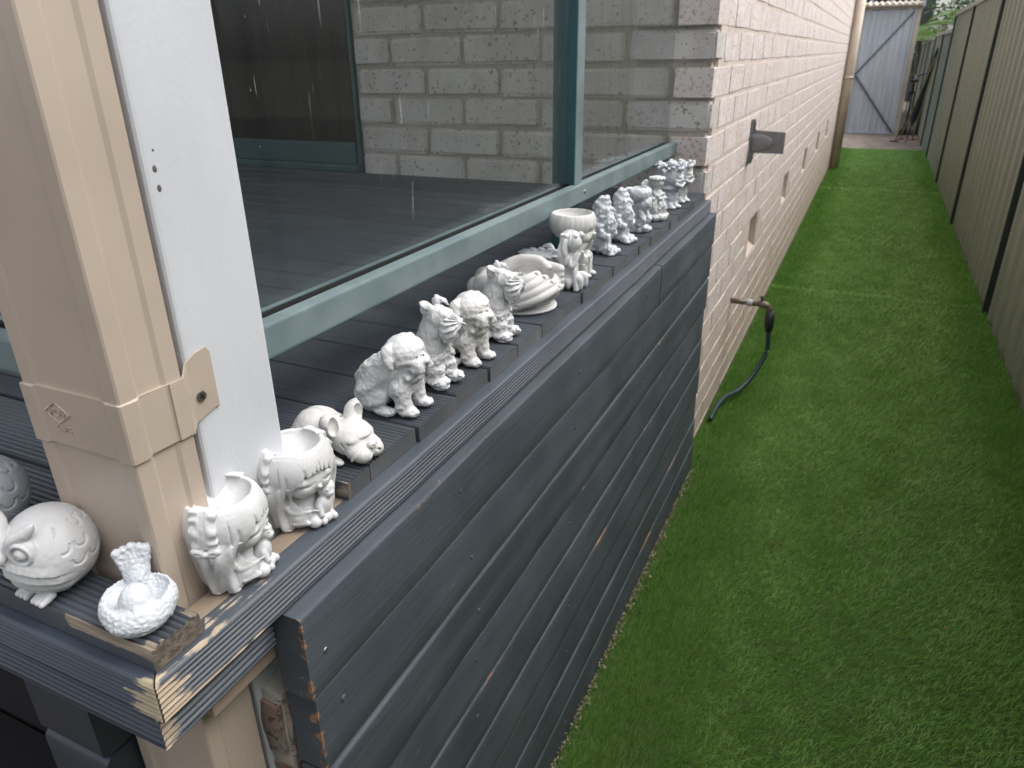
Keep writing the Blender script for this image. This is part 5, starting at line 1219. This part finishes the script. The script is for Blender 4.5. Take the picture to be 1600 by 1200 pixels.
# ---- schnauzer
def schnauzer(h=0.075):
    s = Sculpt((-3.8, -2.8, -0.2), (4.0, 2.8, 10.2), h)
    s.ell((-1.3, 0, 1.6), (1.9, 2.1, 1.7), 0); s.path([(-1.2, 0, 2.2), (-0.3, 0, 4.0), (0.2, 0, 5.6), (0.5, 0, 6.8)], [1.8, 1.65, 1.3, 1.15], 0.4); s.ell((0.55, 0, 4.0), (1.45, 1.75, 1.5), 0.25)
    for g in (1, -1):
        s.path([(0.9, 1.0 * g, 3.3), (1.05, 1.1 * g, 2.0), (1.25, 1.15 * g, 0.8)], [0.85, 0.85, 0.9], 0.15); s.ell((1.65, 1.2 * g, 0.62), (1.15, 0.88, 0.66), 0.15); s.ell((-1.2, 1.6 * g, 1.0), (1.5, 0.85, 1.0), 0.2)
    s.fur(0.34, 1.9, 5, (1, 1, 0.6), None, (4.0, 2.8, 3.7)); s.disp(lambda X, Y, Z: 0.10 * np.sin(Z * 5.2 + 3.0 * vnoise(X, Y, Z, 0.9, 3)) * (Z < 3.6))
    s.ell((1.0, 0, 7.5), (1.7, 1.3, 1.2), 0.2)
    for g in (1, -1):
        s.ell((2.0, 0.5 * g, 8.05), (0.55, 0.42, 0.36), 0.1, (0, 25, 0)); s.ell((2.05, 0.58 * g, 7.62), 0.24, 0.05)
        s.ell((0.2, 1.0 * g, 8.6), (0.62, 0.42, 0.72), 0.15, (20 * g, 0, 0)); s.ell((0.55, 1.25 * g, 9.0), (0.85, 0.5, 0.16), 0.06, (-18 * g, 22, 0)); s.cap((0.9, 1.3 * g, 8.85), (1.35, 1.35 * g, 8.45), 0.3, 0.08, 0.08)
        s.ell((0.75, 1.1 * g, 8.55), (0.4, 0.3, 0.22), 0.06, None, 'sub')
    mz = Sculpt((-3.8, -2.8, -0.2), (4.0, 2.8, 10.2), h)
    mz.ell((2.55, 0, 6.95), (1.25, 1.05, 0.95), 0); mz.ell((2.4, 0, 6.0), (1.0, 1.0, 1.0), 0.3); mz.ell((2.75, 0.75, 6.65), (0.85, 0.65, 0.9), 0.2); mz.ell((2.75, -0.75, 6.65), (0.85, 0.65, 0.9), 0.2)
    mz.disp(lambda X, Y, Z: 0.15 * np.sin(np.arctan2(Z - 7.4, np.abs(Y) + 0.1) * 16 + 4 * vnoise(X, Y, Z, 1.0, 5)) * (X > 1.6) + 0.12 * vnoise(X, Y, Z, 2.6, 2))
    s.F = np.minimum(s.F, mz.F); s.ell((3.55, 0, 7.3), (0.28, 0.36, 0.28), 0.06)
    s.fur(0.13, 2.6, 9, (0.7, 0.7, 1.3), (-3.8, -2.8, 3.6)); s.below(0.0)
    return s
sch = schnauzer()
figure('schnauzer_figurine', 'white bearded schnauzer figurine sitting between the two wrinkled puppies', sch, 'white', (-0.4085, 0.6555), -6, ZD, 1.08)
figure('schnauzer_figurine', 'white bearded schnauzer figurine sitting in front of the cupped hands bowl', sch, 'white', (-0.409, 0.8145), 4, ZD, 1.08)

# ---- cupped hands bowl
s = Sculpt((-7.6, -5.8, -0.2), (7.4, 5.8, 7.4), 0.085)
s.ell((-0.3, 0, 2.9), (6.0, 4.6, 3.2), 0); s.cap((-5.6, 1.2, 3.0), (-4.2, 0.8, 3.0), 1.6, 1.9, 0.5); s.cap((-5.8, -1.3, 2.4), (-4.2, -1.2, 2.6), 1.4, 1.8, 0.5)
s.above(4.3, 0.3, (0.0, 0.16)); s.ell((-0.4, 0.1, 5.0), (5.1, 3.9, 3.2), 0.3, None, 'sub')
s.ell((-1.2, -2.9, 2.2), (3.4, 1.9, 1.7), 0.5)
for j in range(4):
    r_ = [0.62, 0.74, 0.78, 0.72][j]; e = (6.2 - 0.95 * j, -1.1 - 0.35 * j, 3.5 + 0.55 * j)
    s.path([(-0.6 - 0.3 * j, -4.1, 0.9 + 0.85 * j), (1.5 - 0.3 * j, -4.5 + 0.1 * j, 1.5 + 0.8 * j), (4.2 - 0.6 * j, -3.6 + 0.05 * j, 2.5 + 0.72 * j), e], [0.8, r_ * 1.08, r_, r_ * 0.72], 0.16, 'add', 10)
    s.ell((e[0] + 0.05, e[1] - 0.62, e[2] + 0.25), (0.26, 0.18, 0.32), 0.06, None, 'sub')
    s.ell((1.5 - 0.3 * j, -5.2 + 0.1 * j, 1.5 + 0.8 * j), (0.35, 0.2, 0.12), 0.1, None, 'sub')
    s.path([(-1.0, 4.0, 1.8 + 0.9 * j), (2.5, 4.0 - 0.2 * j, 2.2 + 0.85 * j), (5.0, 2.2, 2.7 + 0.75 * j)], [0.9, 0.8, 0.6], 0.14)
s.path([(-4.3, -3.1, 3.2), (-2.2, -3.9, 4.1), (-0.2, -3.5, 4.6), (1.7, -2.9, 4.75)], [1.15, 1.0, 0.86, 0.6], 0.25); s.ell((1.5, -3.25, 5.15), (0.65, 0.42, 0.3), 0.05, (0, 0, 15), 'sub')
s.path([(-4.2, 3.0, 3.6), (-1.5, 3.6, 5.1), (1.6, 2.9, 5.5), (3.4, 1.6, 5.2)], [1.1, 0.85, 0.75, 0.5], 0.2)
s.ell((0, -0.2, 0.3), (5.2, 4.6, 0.75), 0.3); s.below(0.0, 0.05)
figure('hands_bowl', 'white bowl shaped as two cupped hands behind the second schnauzer', s, 'white_warm', (-0.434, 0.952), 2, ZD, 1.10)

# ---- shallow scalloped dish
s = Sculpt((-4.6, -4.6, -0.2), (4.6, 4.6, 3.4), 0.11)
s.ell((0, 0, 1.5), (4.0, 3.6, 1.5), 0); s.above(1.95, 0.1); s.ell((0, 0, 2.2), (3.5, 3.1, 1.5), 0.1, None, 'sub')
for j in range(13):
    a = j * 2 * math.pi / 13; s.ell((3.8 * math.cos(a), 3.4 * math.sin(a), 2.0), (0.75, 0.75, 0.3), 0.15)
s.path([(1.2, 3.2, 1.9), (0.2, 3.6, 2.6), (-1.0, 3.3, 2.5)], [0.35, 0.5, 0.2], 0.1); s.below(0.0)
figure('scalloped_dish', 'shallow white dish with scalloped rim behind the cupped hands bowl', s, 'white_cool', (-0.497, 1.185), 0, ZD, 0.95)

# ---- kneeling long haired fairy girl
s = Sculpt((-3.2, -3.2, -0.2), (3.4, 3.2, 9.8), 0.085)
s.ell((0, 0, 1.2), (2.2, 2.3, 1.45), 0); s.disp(lambda X, Y, Z: -0.28 * np.sin(np.arctan2(Y, X) * 9) * (Z < 1.6) * np.clip((1.6 - Z) / 1.2, 0, 1))
s.path([(-0.2, 0, 2.0), (0.1, 0, 3.4), (0.1, 0, 5.4)], [1.3, 1.1, 0.85], 0.4)
s.ell((0.5, 0, 7.2), (1.35, 1.3, 1.4), 0.2); s.ell((0.0, 0, 7.6), (1.6, 1.6, 1.45), 0.1); s.ell((1.75, 0, 7.0), (0.16, 0.18, 0.16), 0.1)
for g in (1, -1):
    s.path([(-0.2, 1.3 * g, 7.4), (-0.6, 1.6 * g, 5.6), (-0.4, 1.5 * g, 3.6)], [0.7, 0.75, 0.4], 0.2); s.path([(0.2, 1.0 * g, 5.0), (1.1, 1.5 * g, 3.8), (1.75, 0.6 * g, 5.6)], [0.5, 0.45, 0.32], 0.1)
    s.path([(0.8, 0.9 * g, 1.6), (2.0, 0.9 * g, 1.8), (2.2, 0.9 * g, 0.5)], [0.75, 0.65, 0.5], 0.15); s.ell((1.45, 0.48 * g, 7.25), (0.14, 0.26, 0.08), 0.05, None, 'sub')
s.disp(lambda X, Y, Z: 0.10 * np.sin(np.arctan2(Y, X - 0.3) * 15 + Z * 0.9 + 2 * vnoise(X, Y, Z, 0.7, 3)) * (Z > 3.4) * (X < 0.8)); s.cap((1.9, -1.6, 0.2), (1.3, -1.2, 3.2), 0.42, 0.42, 0.1)
for j in range(7): s.ell((0.4 + 1.3 * math.cos(j - 3), 1.35 * math.sin(j * 0.9), 8.35), (0.42, 0.42, 0.35), 0.08)
s.below(0.0)
figure('fairy_figurine', 'white long haired fairy girl figurine leaning forward beside the cupped hands', s, 'white', (-0.3985, 1.068), -5, ZD, 1.02)

# ---- sitting child with pot head
s = Sculpt((-4.4, -4.2, -0.2), (4.4, 4.2, 12.6), 0.095)
s.ell((0, 0, 8.6), (3.75, 3.75, 3.0), 0); s.above(10.1, 0.15); s.ell((0, 0, 9.9), (3.0, 3.0, 2.2), 0.1, None, 'sub')
s.disp(lambda X, Y, Z: 0.045 * np.clip(np.abs(np.sin(np.arctan2(Y, X) * 7)) ** 10, 0, 1) * (Z > 7.6) * (Z < 10.2) * (np.sqrt(X * X + Y * Y) > 3.1) * ((np.abs(Y) > 1.2) | (X < 0)))
s.ell((1.7, 0, 6.9), (1.9, 2.1, 1.5), 0.35); s.ell((3.65, 0, 7.0), (0.35, 0.35, 0.3), 0.15); s.ell((2.6, 1.15, 6.6), 0.85, 0.3); s.ell((2.6, -1.15, 6.6), 0.85, 0.3)
s.path([(3.2, -0.5, 6.05), (3.35, 0, 5.95), (3.2, 0.5, 6.05)], [0.07, 0.1, 0.07], 0.05, 'sub')
for g in (1, -1):
    s.path([(2.6, 1.7 * g, 9.0), (3.2, 1.0 * g, 8.4), (2.9, 1.7 * g, 7.7)], [0.3, 0.45, 0.15], 0.15); s.path([(3.35, 0.5 * g, 7.65), (3.15, 1.0 * g, 7.5), (2.75, 1.5 * g, 7.65)], [0.05, 0.08, 0.05], 0.04, 'sub')
    s.path([(0.4, 1.6 * g, 4.9), (1.6, 1.9 * g, 4.0), (2.6, 1.2 * g, 5.6)], [0.7, 0.6, 0.5], 0.15); s.path([(0.6, 1.0 * g, 2.4), (2.0, 1.05 * g, 3.2), (2.3, 1.05 * g, 1.8), (2.5, 1.05 * g, 0.6)], [1.0, 0.9, 0.72, 0.6], 0.15); s.ell((2.9, 1.05 * g, 0.42), (0.95, 0.62, 0.45), 0.12)
s.ell((0, 0, 3.9), (1.8, 1.9, 2.2), 0.3); s.ell((-0.4, 0, 1.3), (2.2, 2.3, 1.5), 0.3); s.ell((1.0, 0, 3.2), (1.9, 2.1, 0.55), 0.1); s.disp(lambda X, Y, Z: -0.14 * np.sin(np.arctan2(Y, X) * 14) * (np.abs(Z - 3.0) < 0.6)); s.below(0.0)
figure('child_planter', 'white sitting child planter with an open pot head and chin on hands', s, 'white_warm', (-0.421, 1.137), -2, ZD, 1.05)

# ---- gnomes
def gnome(h=0.10, hood=1.0, shovel=True):
    s = Sculpt((-2.8, -2.8, -0.2), (3.6, 2.8, 10.6), h)
    s.ell((-0.3, 0, 2.6), (1.7, 1.8, 2.7), 0); s.ell((0.1, 0, 5.6), (1.4, 1.45, 1.4), 0.3); s.path([(-0.2, 0, 6.2), (-0.3, 0, 7.6), (0.3 * hood, 0, 8.9)], [1.5, 1.25, 0.45], 0.35); s.path([(0.9, -1.2, 6.0), (1.0, -0.7, 7.1), (1.05, 0.7, 7.1), (0.9, 1.2, 6.0)], [0.3, 0.34, 0.34, 0.3], 0.12); s.ell((1.1, 0.6, 6.3), 0.32, 0.1); s.ell((1.1, -0.6, 6.3), 0.32, 0.1)
    s.ell((1.35, 0, 5.9), (0.4, 0.36, 0.34), 0.1); s.path([(1.0, 0, 5.4), (1.4, 0, 4.2), (1.2, 0, 2.8)], [0.95, 0.85, 0.15], 0.15); s.disp(lambda X, Y, Z: 0.10 * np.sin(Y * 9 + np.sin(Z * 2)) * ((X > 0.7) & (Z > 2.6) & (Z < 5.5)))
    for g in (1, -1):
        s.path([(0, 1.5 * g, 4.6), (0.7, 1.9 * g, 3.4), (1.5, 1.2 * g, 3.2)], [0.6, 0.58, 0.45], 0.12); s.cap((0.3, 0.8 * g, 1.0), (1.4, 0.9 * g, 0.5), 0.75, 0.6, 0.15); s.ell((1.8, 0.95 * g, 0.45), (0.95, 0.6, 0.5), 0.1); s.path([(-0.4, 1.2 * g, 6.4), (-0.9, 1.5 * g, 4.0), (-1.2, 1.3 * g, 1.0)], [0.4, 0.5, 0.5], 0.2)
    if shovel: s.cap((1.9, -1.6, 0.4), (1.3, -1.5, 6.6), 0.2, 0.2, 0.05); s.ell((1.95, -1.6, 0.9), (0.3, 0.7, 0.9), 0.1)
    for j in range(9): s.ell((2.0 + 0.5 * math.sin(j * 2.1), -1.2 + 0.3 * j, 0.35 + 0.2 * (j % 3)), (0.5, 0.45, 0.4), 0.08)
    s.disp(lambda X, Y, Z: 0.09 * np.sin(np.arctan2(Y, X) * 10 + Z) * (Z < 4.5) * (X < 0.6)); s.fur(0.30, 1.2, 3); s.fur(0.16, 2.4, 6); s.below(0.0); return s
g1, g2 = gnome(), gnome(0.11, -0.4, False)
figure('gnome_figurine', 'white bearded gnome figurine holding a shovel next to the pot headed child', g1, 'white_cool', (-0.420, 1.300), -6, ZD, 1.15)
figure('gnome_figurine', 'white gnome figurine in a pointed hood beside the gnome with the shovel', g2, 'white_cool', (-0.416, 1.405), -15, ZD, 1.12)

def potfig(h, kind):
    s = Sculpt((-4, -4, -0.2), (4.2, 4, 10.6), h)
    if kind == 'plain':
        s.ell((0, 0, 3.4), (2.6, 2.6, 3.6), 0); s.above(6.2, 0.12); s.ell((0, 0, 5.4), (2.2, 2.2, 3.6), 0.1, None, 'sub'); s.disp(lambda X, Y, Z: -0.14 * (np.abs(Z - 5.8) < 0.4)); s.ell((0, 0, 0.3), (2.2, 2.2, 0.5), 0.1)
    if kind == 'mushroom':
        s.path([(-0.3, 0, 0), (-0.2, 0, 3.0), (0, 0, 5.6)], [1.5, 1.1, 1.2], 0.2); s.ell((0, 0, 6.8), (2.5, 2.5, 1.7), 0.3); s.above(8.0, 0.1); s.ell((-0.3, 0, 8.2), (1.9, 1.9, 1.6), 0.1, None, 'sub')
        s.ell((1.3, 0, 5.2), (1.5, 1.4, 1.5), 0.15); s.cap((1.2, -0.9, 3.6), (2.0, -1.0, 2.2), 0.6, 0.5, 0.2); s.cap((1.2, 0.9, 3.6), (2.0, 1.0, 2.2), 0.6, 0.5, 0.2)
        for j in range(16): s.ell((1.4 + 0.9 * math.sin(j * 1.7), -1.5 + 0.2 * j, 0.5 + 0.45 * (j % 4)), (0.55, 0.5, 0.45), 0.08)
    if kind == 'flower':
        s.ell((0, 0, 2.6), (2.5, 2.6, 2.6), 0)
        for j in range(14):
            a = j * 2 * math.pi / 14; s.ell((2.3 * math.cos(a), 2.4 * math.sin(a), 0.7 + 0.15 * (j % 2)), (0.7, 0.7, 0.65), 0.1)
            if j % 2: s.ell((1.7 * math.cos(a), 1.8 * math.sin(a), 4.4), (0.7, 0.7, 0.35), 0.1)
        for j in range(6):
            a = (j - 2.5) * 0.5; s.path([(1.2 * math.cos(a), 1.3 * math.sin(a), 4.6), (2.45 * math.cos(a), 2.5 * math.sin(a), 3.0), (2.2 * math.cos(a), 2.3 * math.sin(a), 1.2)], [0.1, 0.14, 0.1], 0.1, 'sub')
        s.path([(0, 0, 4.6), (0.1, 0, 6.0)], [0.95, 0.7], 0.3); s.ell((0.3, 0, 7.3), (1.35, 1.3, 1.3), 0.15); s.ell((1.6, 0, 7.1), 0.18, 0.1)
        for j in range(12): s.ell((0.2 + 1.2 * math.cos(j * 0.52), 1.2 * math.sin(j * 0.52), 8.1), (0.5, 0.5, 0.4), 0.08)
        for g in (1, -1): s.ell((-1.1, 1.7 * g, 6.8), (0.22, 1.5, 1.1), 0.06, (25 * g, 0, 20 * g)); s.path([(0.2, 0.9 * g, 5.6), (1.2, 1.2 * g, 4.9), (1.6, 0.3 * g, 5.3)], [0.4, 0.36, 0.3], 0.1)
    if kind == 'crown':
        s.ell((0, 0, 6.6), (2.7, 2.7, 2.5), 0); s.above(8.2, 0.1); s.ell((-0.1, 0, 7.6), (2.3, 2.3, 2.2), 0.1, None, 'sub'); s.ell((1.7, 0, 5.9), (1.35, 1.7, 1.2), 0.2); s.ell((3.0, 0, 5.9), 0.22, 0.1)
        s.path([(2.4, -1.5, 5.1), (2.7, 0, 4.75), (2.4, 1.5, 5.1)], [0.3, 0.35, 0.3], 0.1); s.ell((0, 0, 4.2), (2.5, 2.5, 0.6), 0.15); s.path([(0, 0, 1.6), (0, 0, 4.2)], [1.3, 1.8], 0.3)
        for g in (1, -1):
            s.path([(0.4, 0.85 * g, 2.6), (0.5, 0.9 * g, 1.2), (0.7, 1.0 * g, 0.4)], [1.0, 0.75, 0.95], 0.15); s.ell((1.2, 1.05 * g, 0.35), (1.15, 0.75, 0.42), 0.12)
            s.path([(2.85, 0.45 * g, 6.3), (2.6, 0.95 * g, 6.15), (2.2, 1.35 * g, 6.3)], [0.06, 0.1, 0.06], 0.05, 'sub')
        for j in range(22):
            a = j * 2 * math.pi / 22; rr_ = 2.6 + 0.25 * (j % 2); s.ell((rr_ * math.cos(a), rr_ * math.sin(a), 8.2 + 0.3 * (j % 3)), (0.5, 0.5, 0.42), 0.06, (0, 0, 0)); s.ell((rr_ * math.cos(a), rr_ * math.sin(a), 8.55 + 0.3 * (j % 3)), 0.18, 0.02, None, 'sub')
    s.fur(0.22 if kind in ('mushroom', 'crown', 'flower') else 0.05, 1.3, 3); s.fur(0.12, 2.6, 5); s.below(0.0); return s
figure('pot_figurine', 'plain round white pot tucked behind the gnome with the shovel', potfig(0.11, 'plain'), 'white_warm', (-0.462, 1.33), 0, ZD, 1.15)
figure('mushroom_figurine', 'white mushroom figurine with an open cap and clustered stones at its foot', potfig(0.11, 'mushroom'), 'white_cool', (-0.414, 1.505), -10, ZD, 1.15)
figure('flower_fairy_figurine', 'white winged fairy figurine in a round petal skirt', potfig(0.11, 'flower'), 'white', (-0.410, 1.632), -15, ZD, 1.12)
cr = potfig(0.11, 'crown')
figure('crowned_planter', 'white flower crowned head planter in boots beside the petal skirt fairy', cr, 'white_cool', (-0.412, 1.780), -20, ZD, 1.16)
figure('crowned_planter', 'white flower crowned head planter in boots closest to the brick wall', cr, 'white', (-0.408, 1.868), -20, ZD, 1.10)
